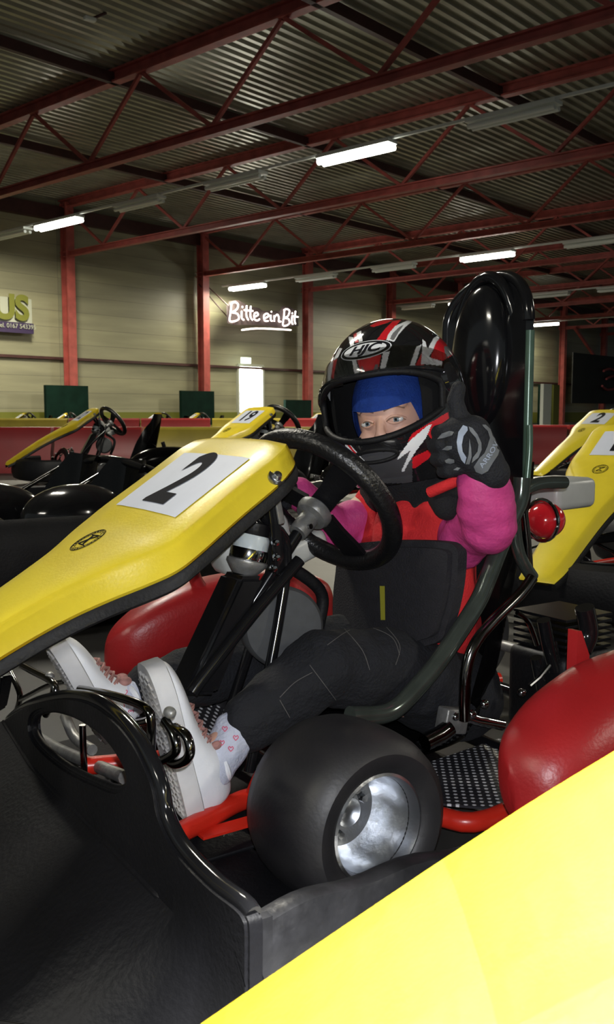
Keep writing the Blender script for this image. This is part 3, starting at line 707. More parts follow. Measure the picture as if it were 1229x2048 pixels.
for _yc in (-.4, -.2, 0, .2, .35, .45, .55):
    bmesh.ops.bisect_plane(bm, geom=bm.verts[:]+bm.edges[:]+bm.faces[:], plane_co=(_yc, 0, 0), plane_no=(1, 0, 0))
for v in bm.verts: v.co = shf(v.co.x, v.co.y, v.co.z)
bmesh.ops.recalc_face_normals(bm, faces=bm.faces[:])
bmesh.ops.bevel(bm, geom=[e for e in bm.edges if len(e.link_faces) == 2 and e.calc_face_angle(0) > R(50)], offset=.004, segments=2, affect='EDGES')
shroud = lab(obj('front_bumper', bm, 'black_satin', K2), 'matt black moulded bumper shell with oval opening')
bm = bmesh.new(); tube(bm, [shf(y, z, .011)+V((-.002, 0, 0)) for y, z in [(p.x, p.y) for p in catmull([(a, b, 0) for a, b in out[1:-3]], 4)]], .0095, 12); obj('rolled_edge', bm, 'black_gloss', shroud)
bm = bmesh.new(); tube(bm, [shf(y, z, .011) for y, z in holc], .006, 10, closed=True); obj('opening_lip', bm, 'black_satin', shroud)
# side protector strip under the wheel
bm = bmesh.new(); prof = [(.0, .0), (.012, .004), (.018, .02), (.018, .075), (.010, .092), (0, .096), (-.02, .09), (-.02, .01)]
path = [(.285, .585), (.22, .578), (.1, .575), (-.05, .590), (-.16, .60)]
pp = catmull([(a, b, 0) for a, b in path], 6)
loft(bm, [[V((p.x, p.y+a, .102+b+.004*math.sin(p.x*40))) for a, b in prof] for p in pp]); obj('side_bumper', bm, 'scuffed_black', K2)
for (x0, y0, x1, y1) in ((503, 1838, 503, 1935), (524, 1832, 526, 1920)):
    a, b = kf(x0, y0, .265), kf(x1, y1, .265); bm = bmesh.new(); beam(bm, a, b+V((0, 0, -.08)), .02, .012, up=(0, 1, 0)); obj('bumper_bracket', bm, 'scuffed_black', K2, False)
bm = bmesh.new(); tube(bm, [kf(372, 1718, .26), kf(400, 1722, .26), kf(405, 1750, .26)], .005, 8); obj('bumper_pin', bm, 'chrome', K2)
bm = bmesh.new(); pp = catmull([(.36, .46, 0), (.50, .42, 0), (.60, .28, 0), (.64, 0, 0), (.60, -.28, 0), (.50, -.42, 0), (.36, -.46, 0)], 6); rr = []
for i, p in enumerate(pp):
    a, b = pp[max(0, i-1)], pp[min(len(pp)-1, i+1)]; t = (b-a).normalized(); nn = V((t.y, -t.x, 0))*-1
    rr.append([V((p.x, p.y, 0))+nn*x+V((0, 0, z)) for x, z in ((0, .06), (.035, .075), (.05, .12), (.05, .19), (.035, .235), (0, .25), (-.02, .235), (-.02, .08))])
loft(bm, rr); bmesh.ops.recalc_face_normals(bm, faces=bm.faces[:]); obj('nose_bumper', bm, 'black_satin', K2)
# --- pedals and linkage
def ftube(L, f, r=.0065, m='dark_chrome', name='pedal', n=5): bm = bmesh.new(); tube(bm, [kf(x, y, f+(df if len(q_) > 2 else 0)) for q_ in L for x, y, df in [(q_[0], q_[1], q_[2] if len(q_) > 2 else 0)]], r, 10, smooth=n); return obj(name, bm, m, K2)
ftube([(20, 1318), (60, 1340), (105, 1365), (112, 1395)], .24)
ftube([(160, 1378), (205, 1386), (262, 1402), (296, 1420), (303, 1450), (306, 1520), (350, 1505), (348, 1470), (330, 1440)], .24)
ftube([(330, 1515), (350, 1528), (372, 1520), (381, 1500), (372, 1470), (350, 1455)], .235)
ftube([(212, 1410), (240, 1430), (245, 1450), (285, 1445), (300, 1440)], .225)
ftube([(110, 1366), (105, 1395), (92, 1430)], .235); ftube([(40, 1400), (95, 1372), (150, 1360)], .22, .005)
ftube([(170, 1390), (190, 1430), (215, 1470)], .22, .006); ftube([(20, 1345), (40, 1390), (30, 1430)], .22, .006)
for x, y in ((40, 1313), (145, 1362), (340, 1425), (100, 1352)):
    c = kf(x, y, .235); obj('pedal_joint', EL(c, (.008, .011, .008)), 'dull_steel', K2)
# machinery seen through the shroud opening
ftube([(70, 1470), (120, 1500), (250, 1555)], .16, .012, 'dull_steel', 'track_rod'); ftube([(165, 1450), (168, 1520), (175, 1560), (230, 1575)], .2, .006, 'dark_chrome', 'linkage')
ftube([(130, 1430), (150, 1475), (185, 1500)], .18, .010, 'dull_steel', 'linkage'); ftube([(90, 1500), (150, 1530), (235, 1560)], .12, .009, 'black_gloss', 'linkage')
# master cylinder and steel box by the seat
o = obj('master_cylinder', BX(kl(905, 1440, .2), (.055, .03, .045), Matrix.Rotation(R(-12), 3, 'Y'), .004), 'dull_steel', K2)
bm = bmesh.new(); tube(bm, kpts([(925, 1430), (955, 1440), (1005, 1450)], .2), .010, 12); obj('cylinder_rod', bm, 'chrome', K2)
bm = bmesh.new(); tube(bm, kpts([(900, 1455), (880, 1470), (850, 1485)], .21), .016, 12); obj('cylinder_rod', bm, 'dark_chrome', K2)
for x, y in ((912, 1433), (945, 1428), (970, 1408), (1045, 1385)): obj('fitting', EL(kl(x, y, .215), (.009, .008, .008)), 'chrome', K2)
# --- seat
def seat(name, spine, parent, m='black_gloss'):
    bm = bmesh.new(); pts = catmull([(a, 0, b) for a, b, *_ in spine], 5); ws = catmull([(c, d, 0) for _, _, c, d in spine], 5); grid = []
    for i, p in enumerate(pts):
        a = pts[max(0, i-1)]; b = pts[min(len(pts)-1, i+1)]; t = (b-a).normalized(); nn = V((0, 1, 0)).cross(t)
        if nn.x < 0 and nn.z < 0: nn = -nn
        nn = V((t.z, 0, -t.x)); 
        wd, sd = ws[i].x, ws[i].y; row = []
        for k in range(21):
            u = -1+k/10; row.append(p+V((0, wd*math.copysign(abs(u)**.9, u), 0))+nn*(sd*abs(u)**3.2)+V((0, 0, 0)))
        grid.append([bm.verts.new(q_) for q_ in row])
    for A, B in zip(grid, grid[1:]):
        for k in range(20): bm.faces.new((A[k], A[k+1], B[k+1], B[k]))
    bmesh.ops.solidify(bm, geom=bm.faces[:], thickness=.008)
    bmesh.ops.recalc_face_normals(bm, faces=bm.faces[:]); return obj(name, bm, m, parent)
spine = [(-.14, .15, .15, .03), (-.25, .09, .17, .06), (-.42, .075, .18, .10), (-.53, .10, .185, .14), (-.585, .2, .185, .15), (-.62, .34, .18, .13), (-.65, .48, .165, .08), (-.665, .56, .14, .04), (-.675, .64, .12, .02)]
sp_ = [(a, b, c, -d) for a, b, c, d in spine]
seat_hi = seat('seat', [(a, b, c, d) for a, b, c, d in spine], K2)
# head restraint: shell and oval pad
hc = kf(984, 720, -.665); hw = .118
def hp(y, z, d=0): return V((-.668-d+.03*((y-hc.y)/.12)**2, y, z))
shape = []
zt, zb_ = kf(985, 553, -.665).z, kf(985, 980, -.665).z
for k in range(25): a = PI*k/24; shape.append((hc.y+hw*math.cos(a), zt-.10+.10*math.sin(a)))
shape += [(hc.y-hw, zb_), (hc.y+hw, zb_)]
bm = plate(shape, .022, hp); hs = main_only(obj('head_restraint', bm, 'black_gloss', K2)); lab(hs, 'tall glossy black head restraint')
bm = bmesh.new(); tube(bm, [hp(y, z, .008) for y, z in shape[:25]]+[hp(hc.y-hw, zb_, .008)], .012, 12); obj('shell_edge', bm, 'black_gloss', hs)
bm = bmesh.new(); tube(bm, [hp(hc.y+hw+.004, zt-.12, .01), hp(hc.y+hw+.004, (zt+zb_)/2, .01), hp(hc.y+hw+.004, zb_, .01)], .009, 12); lab(obj('edge_strip', bm, 'edge_green', hs), 'greenish side strip')
pc = kf(962, 718, -.64)
ro = Matrix.Rotation(R(-3), 3, 'X')
obj('head_pad', EL(pc, (.042, .078, .150), ro, 40, 24), 'black_gloss', hs)
bm = bmesh.new(); tube(bm, [V((-.655, pc.y+.090*math.cos(2*PI*k/40), pc.z+.168*math.sin(2*PI*k/40))) for k in range(40)], .013, 10, closed=True); obj('pad_ring', bm, 'black_gloss', hs)
# seat tubes
def stube(L, l, r, m, name='seat_stay', n=6, two=True):
    P = kpts(L, l); bm = bmesh.new(); tube(bm, P, r, 16, smooth=n); o = main_only(obj(name, bm, m, K2))
    return o
stube([(1045, 955), (1040, 1000), (1018, 1050), (975, 1160), (950, 1215), (880, 1320), (830, 1380), (795, 1415), (760, 1430), (700, 1432)], .205, .0165, 'painted_tube')
stube([(1066, 1155), (1040, 1190), (985, 1245), (950, 1290), (934, 1340), (930, 1400), (930, 1440)], .24, .0105, 'dark_chrome')
stube([(1066, 1155), (1040, 1110), (1030, 1040), (1042, 990), (1075, 968), (1130, 965)], .20, .012, 'painted_tube')
stube([(1060, 1150), (1055, 1080), (1048, 1020)], .15, .008, 'dark_chrome')
stube([(1055, 960), (1060, 900), (1060, 850)], .20, .006, 'edge_green')
# --- engine and exhaust side, behind the seat
eng = obj('engine', BX((-.74, .13, .17), (.16, .16, .18), None, .02), 'black_satin', K2)
for k in range(6): obj('cooling_fin', BX((-.74, .13, .265+.013*k), (.14, .14, .006), None, .001), 'black_gloss', eng, False)
bm = bmesh.new(); tube(bm, [(-.66, .2, .2), (-.60, .28, .16), (-.50, .30, .14), (-.44, .27, .13)], .016, 12, smooth=6); obj('exhaust_pipe', bm, 'dark_chrome', K2)
bm = bmesh.new(); tube(bm, kpts([(1170, 1215), (1178, 1265), (1165, 1300)], .3), .018, 12, smooth=4); obj('damper', bm, 'black_gloss', K2)
for (x, y, w2) in ((1100, 1300, .014), (1115, 1340, .012), (1140, 1420, .010), (1085, 1375, .012)):
    bm = bmesh.new(); tube(bm, kpts([(x-12, y-60), (x, y), (x+10, y+40)], .18), w2, 10, smooth=4); obj('cable_conduit', bm, 'black_gloss', K2)
bm = bmesh.new(); tube(bm, kpts([(1035, 1225), (1058, 1245), (1075, 1290)], .2), .005, 8, smooth=4); obj('cable', bm, 'dark_chrome', K2)
bm = bmesh.new(); tube(bm, kpts([(1100, 1330), (1080, 1355), (1060, 1372)], .2), .004, 8); obj('cable', bm, 'chrome', K2)
# white airbox and red cap with a silver ring behind the seat stay
ab = main_only(obj('airbox', BX(kl(1112, 985, -.15), (.17, .13, .075), Matrix.Rotation(R(8), 3, 'Z'), .018), 'white_tank', K2)); lab(ab, 'pale grey airbox')
c = kl(1092, 1040, -.05); o = main_only(obj('red_cap', EL(c, (.045, .045, .042)), 'helm_red', K2)); lab(o, 'glossy red round cap')
bm = bmesh.new(); tube(bm, [c+V((.012, .047*math.cos(R(k*15)), .047*math.sin(R(k*15)))) for k in range(24)], .005, 8, closed=True); main_only(obj('steel_ring', bm, 'chrome', K2))

# ================================================================ OTHER KARTS (no child's head restraint)
names = ['go_kart']
def place(num, pos, ang, s, label, skip=()):
    k = copy_tree(K2, None, skip); k.location = pos; k.rotation_euler = (0, 0, ang); k.scale = (s, s, s)
    f = [c for c in kids(k) if c.name.startswith('front_fairing')][0]
    for c in kids(f):
        if c.name.startswith('number') and not c.name.startswith('number_plaque'):
            if num != '2':
                me_src = NUM[num]; c.data = me_src; c['label'] = 'bold black number'
    for c in kids(k):
        if c.name.startswith('side_pod'): c.data = BLACKPOD; c['label'] = 'glossy black side pod'
        if c.name.startswith('red_bracket'): bpy.data.objects.remove(c)
    tag(k, label, 'go-kart', 'go-karts')
    return k
NUM = {}; _o = obj('side_pod', pod(1), 'black_gloss'); BLACKPOD = _o.data; bpy.data.objects.remove(_o)
for t_ in ('15', '19', '12', '17'):
    o = digits(t_, .15, None); NUM[t_] = o.data; o.data.name = 'number_'+t_; bpy.data.objects.remove(o)
def at_f(px, py, d): return CAM+ray(px, py)*d
def put_tip(px, py, dist, ang, s, loc=(.74, 0, .215)):
    # kart origin such that a given local point falls on this bearing and distance
    r = ray(px, py); P = CAM+r*(dist/r.y); q_ = Matrix.Rotation(ang, 3, 'Z') @ (V(loc)*s); return V((P.x-q_.x, P.y-q_.y, 0))

ok = place('17', KO+KF*-.108+KL*1.318, KA-.577, 1.13, 'go-kart whose overexposed yellow fairing fills the bottom right corner', ('number', 'number_plaque', 'round_emblem', 'side_pod', 'nose_bumper', 'front_bumper', 'side_bumper', 'pedal', 'front_cross_tube', 'bumper_bracket', 'bumper_pin'))
ok.scale = (1.13, 1.5, 1.13)
for c in kids(ok):
    if c.name.startswith('front_fairing'):
        for q_ in kids(c):
            if q_.name.startswith('edge_trim'): q_.scale = (1.01, 1.13, 1)
place('15', put_tip(1088, 1100, 3.0, R(270-42), 1, (.70, 0, .245)), R(270-42), 1, 'go-kart with partly seen number fairing at the right edge, behind kart 2')
place('2', put_tip(1198, 852, 8.2, R(212), 1.1, (.06, 0, .63)), R(212), 1.1, 'distant go-kart with yellow number 2 fairing at the right edge')
place('19', put_tip(497, 845, 7.4, R(217), 1.13, (.06, 0, .63)), R(217), 1.13, 'go-kart with yellow number 19 fairing behind the top of kart 2')
place('12', put_tip(165, 838, 9.6, R(207), 1.13, (.06, 0, .63)), R(207), 1.13, 'distant go-kart with yellow number 12 fairing before the red barriers, left')
# far karts beyond the barriers: wheels and number panels just show
for i, (x, d_, a) in enumerate(((45, 22.4, 212), (128, 20.6, 203), (312, 18.9, 212), (392, 22.8, 205), (640, 19.5, 214))):
    place('17', put_tip(x, 830, d_, R(a), 1.05, (0, 0, .63)), R(a), 1.05, 'far parked kart behind the second barrier line, %s from the left' % ords[i])
for c in kids(K2):
    if c.name.startswith('nose_bumper'): bpy.data.objects.remove(c)
# twin-seat black kart standing between kart 2 and the barriers, left
TK = empty('twin_seat_kart', put_tip(175, 985, 3.7, KA, 1, (-.55, 0, .4)), KA)
tag(TK, 'black two-seat kart with bare glossy seats, left behind the number 2 fairing', 'go-kart')
for l_ in (-.24, .24):
    q_ = seat('seat', [(a, b, c*1.12, d_) for a, b, c, d_ in spine[:-1]], TK); q_.location = (0, l_, 0)
bm = bmesh.new(); prof = [(0, 0), (.05, .01), (.07, .05), (.075, .25), (.06, .32), (.035, .345), (.01, .34), (-.05, .03)]
loft(bm, [[V((f, .60+a+o_, .06+b)) for a, b in prof] for f, o_ in ((.75, -.12), (.6, -.04), (.3, 0), (-.4, .02), (-.8, 0), (-.95, -.05))]); obj('side_bumper', bm, 'black_rubber', TK)
bm = bmesh.new(); loft(bm, [[V((f, -.60-a-o_, .06+b)) for a, b in prof][::-1] for f, o_ in ((.75, -.12), (.6, -.04), (.3, 0), (-.4, .02), (-.8, 0), (-.95, -.05))]); obj('side_bumper', bm, 'black_rubber', TK)
obj('body_floor', BX((-.1, 0, .1), (1.5, 1.1, .04), None, .01), 'black_satin', TK)
for l_ in (-.5, 0, .5):
    bm = bmesh.new(); tube(bm, [(-.62, l_, .50), (-.2, l_+.03, .30), (.25, l_+.06, .2)], .011, 10, smooth=4); obj('frame_tube', bm, 'dark_chrome', TK)
bm = bmesh.new(); tube(bm, [(-.68, -.55, .5), (-.66, 0, .55), (-.68, .55, .5)], .016, 12, smooth=6); obj('seat_crossbar', bm, 'black_gloss', TK)
bm = bmesh.new(); ellip(bm, (-.36, .40, .37), (.2, .14, .12)); ellip(bm, (.04, .42, .33), (.17, .12, .09)); ellip(bm, (-.1, -.1, .36), (.3, .15, .12)); obj('engine_cover', remeshed(bm, .012, 6), 'black_gloss', TK)
for l_ in (-.4, .4):
    for f in (-.85, .55): obj('wheel', LA([(.08, -.06), (.12, -.07), (.135, -.04), (.138, 0), (.135, .04), (.12, .07), (.08, .06), (.06, .05), (.06, -.05)], (f, l_*1.0, .138), (0, 1, 0), 40, True), 'tire_rubber', TK)
for x in (-.3, .3):
    bm = bmesh.new(); tube(bm, [(.35, x, .18), (.2, x, .45)], .012, 10); obj('steering_post', bm, 'dark_chrome', TK)

# ================================================================ THE CHILD
from mathutils.bvhtree import BVHTree
def bvh_of(o):
    b = bmesh.new(); b.from_mesh(o.data); t = BVHTree.FromBMesh(b); b.free(); return t
CL = KI @ CAM
def hit(bv, x, y, e=.0015):
    r = ray(x, y); d = (KI.to_3x3() @ r).normalized(); h = bv.ray_cast(CL, d, 6)
    if h[0] is None: return None
    return h[0]-d*e
def drape(bv, poly, e=.0015, cuts=2):
    bm = plate(poly, 0, lambda u, v, d: V((u, v, 0)))
    for _ in range(cuts): bmesh.ops.subdivide_edges(bm, edges=bm.edges[:], cuts=1, use_grid_fill=True)
    last = None; bad = []
    for v in bm.verts:
        h = hit(bv, v.co.x, v.co.y, e)
        if h is None: bad.append(v)
        else: v.co = h
    bmesh.ops.delete(bm, geom=bad, context='VERTS')
    return bm
def line_on(bv, pts, r, bm, e=.001, smooth=6):
    pp = [hit(bv, p.x, p.y, e) for p in catmull([(x, y, 0) for x, y in pts], smooth)]; pp = [p for p in pp if p]
    if len(pp) > 1: tube(bm, pp, r, 6)
HC = kl(790, 797, 0)
HM = Matrix.Translation(HC) @ Matrix.Rotation(R(-58-1), 4, 'Z') @ Matrix.Rotation(R(-3), 4, 'X') @ Matrix.Rotation(R(9), 4, 'Y')
def hm(x, y, z): return HM @ V((x, y, z))
HR = HM.to_3x3()
# body landmarks in the kart's frame
sL, sR = V((-.46, .125, .545)), V((-.44, -.125, .545))
eL, wL, hL = kl(975, 1052, .24), kl(966, 950, .265), kl(934, 893, .27)
eR, wR, hR = kl(672, 1058, -.13), kl(598, 988, -.135), kl(566, 968, -.135)
hipL, kneeL, ankL = V((-.50, .075, .18)), kl(645, 1335, .11), kl(468, 1468, .10)
hipR, kneeR, ankR = V((-.50, -.075, .18)), kl(560, 1300, -.15), kl(268, 1395, -.09)
toeL, heelL = V((.172, .085, .345)), V((.118, .105, .095))
toeR, heelR = kl(100, 1293, -.09), kl(205, 1475, -.085)
dL = (toeL-heelL).normalized(); dR = (toeR-heelR).normalized()
bm = bmesh.new()
chain(bm, [((-.50, 0, .19), .085), ((-.485, 0, .33), .08), ((-.47, 0, .45), .09), ((-.455, 0, .53), .07), ((-.43, 0, .60), .042), (hm(0, -.01, -.09), .045)])
for a, b in ((sL, eL), (sR, eR)): chain(bm, [((-.455, a.y*.5, .54), .05), (a, .040), (b, .030)])
chain(bm, [(eL, .031), (wL, .022), (hL, .02)]); chain(bm, [(eR, .031), (wR, .022), (hR, .018)])
chain(bm, [((-.50, .04, .19), .08), (hipL, .075), (kneeL, .048), (ankL, .032), (heelL+dL*.05+V((-.03, 0, 0)), .028), (heelL+dL*.19+V((-.02, 0, 0)), .018)])
chain(bm, [((-.50, -.04, .19), .08), (hipR, .075), (kneeR, .048), (ankR, .032), (heelR+dR*.05+V((-.03, 0, 0)), .028), (heelR+dR*.17+V((-.02, 0, 0)), .018)])
# head with brow, nose, cheeks, mouth and chin
ellip(bm, hm(0, .010, -.025), (.070, .088, .098), HR, 32, 24)
ellip(bm, hm(0, .040, -.085), (.045, .045, .045), HR)
chain(bm, [(hm(0, .092, -.034), .0075), (hm(0, .106, -.062), .0095)])
ellip(bm, hm(0, .104, -.066), (.014, .010, .008), HR)
for s in (-1, 1):
    ellip(bm, hm(.033*s, .066, -.070), (.026, .024, .022), HR); ellip(bm, hm(.028*s, .078, -.014), (.024, .014, .008), HR)
    ellip(bm, hm(.070*s, 0, -.04), (.010, .018, .028), HR)
body = obj('person', remeshed(bm, .0035, 5), 'skin')
body.location = KO; body.rotation_euler = (0, 0, KA)
tag(body, 'child in helmet, red top and white trainers sitting in kart 2, giving a thumbs up', 'person')
bb = bvh_of(body)
def part(name, bm, m, parent=body, label=None, smooth=True, mats=None):
    o = obj(name, bm, m, parent, smooth, mats)
    if label: o['label'] = label
    return o
# eyes, brows, lips
def face_y(x, z):
    h = bb.ray_cast(hm(x, .3, z), -(HR @ V((0, 1, 0))), 1); return (HM.inverted() @ h[0]).y if h[0] else .09
for s in (-1, 1):
    ex, ez = .0285*s, -.040; ey = face_y(ex, ez)
    eye = part('eye', EL(hm(ex, ey-.003, ez), (.0135, .006, .0065), HR), 'eye_white')
    part('iris', EL(hm(ex-.001, ey+.0015, ez), (.0058, .0020, .0056), HR), 'iris', eye); part('pupil', EL(hm(ex-.001, ey+.003, ez), (.0026, .0012, .0026), HR), 'pupil', eye)
    up = [hm(ex+.0155*t, face_y(ex+.0155*t, ez)+.0035*(1-t*t)+.001, ez+.0068*(1-t*t)-.001*t*s) for t in (-1, -.6, -.2, .2, .6, 1)]
    lo = [hm(ex+.0150*t, face_y(ex+.0150*t, ez)+.0020*(1-t*t)+.0005, ez-.0062*(1-t*t)) for t in (-1, -.6, -.2, .2, .6, 1)]
    part('eyelid', T(up, .0030, smooth=4, seg=8), 'skin'); part('eyelid', T(lo, .0024, smooth=4, seg=8), 'skin')
    part('eyelashes', T([p+HR @ V((0, .0022, -.0018)) for p in up], .0011, smooth=4, seg=6), 'brow')
    bx = [(.010, -.021), (.022, -.017), (.034, -.016), (.045, -.021)]
    part('eyebrow', T([hm(a*s, face_y(a*s, b)+.0006, b) for a, b in bx], .0016, smooth=5, seg=6), 'brow')
part('lips', T([hm(x, face_y(x, -.088)+.001, -.088-.004*abs(x)/.02) for x in (-.02, -.01, 0, .01, .02)], .0045, smooth=4), 'lip')
# blue head cloth
def band(z0, z1, azs, k=1.055):
    bm = bmesh.new(); g = []
    for i in range(9):
        row = []
        for az in azs:
            lo = z0(az); z = lo+(z1-lo)*i/8; c = math.sqrt(max(.02, 1-((z+.025)/.108)**2)); a = R(az)
            row.append(bm.verts.new(hm(.074*k*c*math.sin(a), .012+.090*k*c*math.cos(a)+.0015*math.sin(z*900), z)))
        g.append(row)
    for A, B in zip(g, g[1:]):
        for k_ in range(len(azs)-1): bm.faces.new((A[k_], A[k_+1], B[k_+1], B[k_]))
    bmesh.ops.solidify(bm, geom=bm.faces[:], thickness=.003); bmesh.ops.recalc_face_normals(bm, faces=bm.faces[:]); return bm
def bz(az):
    a = abs(az); return -.016+(-.004*math.cos(R(az*3)) if a < 50 else 0)-(.045*min(1, (a-48)/14) if a > 48 else 0)
part('head_cloth', band(bz, .06, [x*4-180 for x in range(91)]), 'blue_cloth', label='bright blue cloth under the helmet')
# ---- helmet
def hsurf(az, z):
    a = R(az); ca, sa_ = math.cos(a), math.sin(a)
    if z >= 0:
        q_ = max(0, 1-(z/.152)**2)**.5; A, F_, B_ = .135*q_, .152*q_, .158*q_
    else:
        t = -z/.158; A = .135*(1-.26*t**2.2); F_ = .152+.014*math.sin(PI*min(1, t*1.1))-.055*t**3.2; B_ = .158*(1-.28*t*t)
    return V((A*sa_, (F_ if ca > 0 else B_)*ca, z))
def otop(az): return .047-.034*(abs(az)/62)**3
def obot(az): return -.070+.040*(az/62)**2
NA, zs = 440, []
zs = [-.158+.158*i/110 for i in range(110)]+[.152*math.sin(PI/2*i/120) for i in range(120)]
HP = [  # crop-space polygons (photo px = 640+X/4.097, 620+Y/4.097)
 ('w', [(235, 215), (275, 225), (300, 540), (325, 555), (325, 550), (262, 380), (250, 300)]), ('w', [(265, 400), (300, 400), (330, 550), (292, 552)]),
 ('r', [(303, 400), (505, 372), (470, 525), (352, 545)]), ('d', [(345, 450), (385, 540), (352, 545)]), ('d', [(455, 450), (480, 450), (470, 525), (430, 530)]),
 ('w', [(520, 352), (575, 340), (530, 515), (486, 520)]),
 ('r', [(465, 245), (540, 150), (600, 90), (670, 78), (600, 160), (540, 245)]), ('w', [(545, 245), (560, 200), (620, 130), (720, 85), (775, 80), (700, 140), (640, 210), (610, 262)]),
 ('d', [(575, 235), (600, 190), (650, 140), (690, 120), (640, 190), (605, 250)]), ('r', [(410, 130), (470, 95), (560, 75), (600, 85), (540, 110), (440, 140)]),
 ('w', [(300, 190), (338, 168), (352, 255), (322, 262)]), ('r', [(275, 200), (300, 185), (318, 262), (290, 270)]),
 ('w', [(728, 485), (790, 305), (832, 285), (768, 490)]), ('r', [(778, 465), (838, 340), (860, 440), (845, 470)]),
 ('w', [(828, 445), (845, 240), (868, 262), (882, 325), (930, 235), (1005, 178), (965, 262), (895, 385), (1002, 425), (995, 460), (905, 450)]),
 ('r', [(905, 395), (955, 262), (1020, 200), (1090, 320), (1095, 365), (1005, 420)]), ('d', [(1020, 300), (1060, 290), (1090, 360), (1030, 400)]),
 ('w', [(160, 310), (185, 315), (110, 480), (90, 600), (70, 650), (75, 480)]), ('w', [(75, 600), (105, 640), (135, 810), (95, 790), (45, 700)]), ('r', [(120, 420), (150, 400), (120, 560), (100, 560)]),  # both white patches are reflections on the shell, put into its colour
 ('r', [(720, 1080), (760, 1010), (1070, 825), (1070, 880), (960, 960), (950, 1100), (880, 1010), (800, 1030)]),
 ('r', [(735, 1290), (760, 1210), (960, 1110), (965, 1165), (780, 1300)]),
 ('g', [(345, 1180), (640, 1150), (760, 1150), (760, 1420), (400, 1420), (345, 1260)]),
 ('w', [(880, 950), (922, 932), (870, 1050), (800, 1140), (735, 1240), (690, 1325), (668, 1322), (745, 1150), (632, 1232), (650, 1190), (740, 1070)]),
 ('w', [(168, 1035), (200, 1075), (235, 1085), (375, 1245), (345, 1245), (215, 1120)]), ('r', [(195, 1070), (228, 1085), (330, 1210), (310, 1210)])]
HPX = [(c, [(640+x/4.097, 620+y/4.097) for x, y in P]) for c, P in HP]
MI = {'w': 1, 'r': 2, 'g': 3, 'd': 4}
bm = bmesh.new(); grid = [[bm.verts.new(HM @ hsurf(360*j/NA-180, z)) for j in range(NA)] for z in zs]
for i in range(len(zs)-1):
    zc = (zs[i]+zs[i+1])/2
    for j in range(NA):
        az = 360*(j+.5)/NA-180
        if abs(az) < 62 and obot(az) < zc < otop(az): continue
        f = bm.faces.new((grid[i][j], grid[i][(j+1) % NA], grid[i+1][(j+1) % NA], grid[i+1][j]))
        c = KM @ f.calc_center_median(); px, py = proj(c)
        f.normal_update(); n_ = (KM.to_3x3() @ f.normal)
        if n_.dot(c-CAM) > 0: n_ = n_
        wc = (c-(KM @ HC)); 
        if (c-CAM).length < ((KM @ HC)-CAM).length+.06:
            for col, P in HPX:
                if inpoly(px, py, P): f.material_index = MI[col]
        else:
            k_ = (int((az+180)//14)) % 5; f.material_index = [0, 2, 0, 1, 0][k_] if abs(zc) < .09 else 0
top = bm.verts.new(HM @ V((0, 0, .152)))
for j in range(NA): bm.faces.new((grid[-1][j], grid[-1][(j+1) % NA], top))
for v in [v for v in bm.verts if not v.link_faces]: bm.verts.remove(v)
bmesh.ops.recalc_face_normals(bm, faces=bm.faces[:])
bmesh.ops.solidify(bm, geom=bm.faces[:], thickness=.004)
helmet = part('helmet', bm, None, label='glossy black, red and white full-face helmet', mats=['helm_black', 'helm_white', 'helm_red', 'helm_grey', 'helm_dim'])
# padding: inner shell with a smaller opening
bm = bmesh.new(); N2 = 120; z2 = [z for z in zs[::5]]; g = []
def inn(az, z): p = hsurf(az, z); return HM @ V((p.x*.90, p.y*.88, z*.95))
g = [[bm.verts.new(inn(360*j/N2-180, z)) for j in range(N2)] for z in z2]
for i in range(len(z2)-1):
    zc = (z2[i]+z2[i+1])/2
    for j in range(N2):
        az = 360*(j+.5)/N2-180
        if abs(az) < 46 and obot(az)-.0 < zc < otop(az)+.0: continue
        bm.faces.new((g[i][j], g[i][(j+1) % N2], g[i+1][(j+1) % N2], g[i+1][j]))
for v in [v for v in bm.verts if not v.link_faces]: bm.verts.remove(v)
bmesh.ops.solidify(bm, geom=bm.faces[:], thickness=.008)
part('padding', bm, 'helm_padding', helmet)
ed = [(az, otop(az)) for az in range(-60, 61, 4)]; ed = [(-62, .004)]+ed+[(62, .004)]+[(az, obot(az)) for az in range(60, -61, -4)]
bm = bmesh.new(); tube(bm, [HM @ (hsurf(a, z)*1.0) for a, z in ed], .0060, 10, closed=True); part('opening_seal', bm, 'black_rubber', helmet)
# raised visor lip and side pivots
bm = bmesh.new(); rows2 = []
for i in range(5):
    rows2.append([bm.verts.new(HM @ (hsurf(az, .050+.010*i-.030*(abs(az)/80)**3)*1.022)) for az in range(-78, 79, 4)])
for A, B in zip(rows2, rows2[1:]):
    for k_ in range(len(A)-1): bm.faces.new((A[k_], A[k_+1], B[k_+1], B[k_]))
bmesh.ops.solidify(bm, geom=bm.faces[:], thickness=.002); part('visor', bm, 'visor', helmet, 'clear visor pushed up')
bm = bmesh.new(); tube(bm, [HM @ (hsurf(az, .049-.030*(abs(az)/80)**3)*1.026) for az in range(-78, 79, 3)], .003, 8); part('visor_edge', bm, 'helm_black', helmet)
for s in (-1, 1):
    p = hsurf(s*76, .018); nn = V((p.x/.135**2, p.y/.155**2, .6)).normalized(); bm = bmesh.new()
    lathe(bm, [(0, .012), (.018, .010), (.028, .005), (.032, -.004)], p, nn, 32); 
    for v in bm.verts: v.co = HM @ (v.co+V((0, 0, 0))+nn*.0015*noise.noise(v.co*90))
    part('visor_pivot', bm, 'helm_black', helmet)
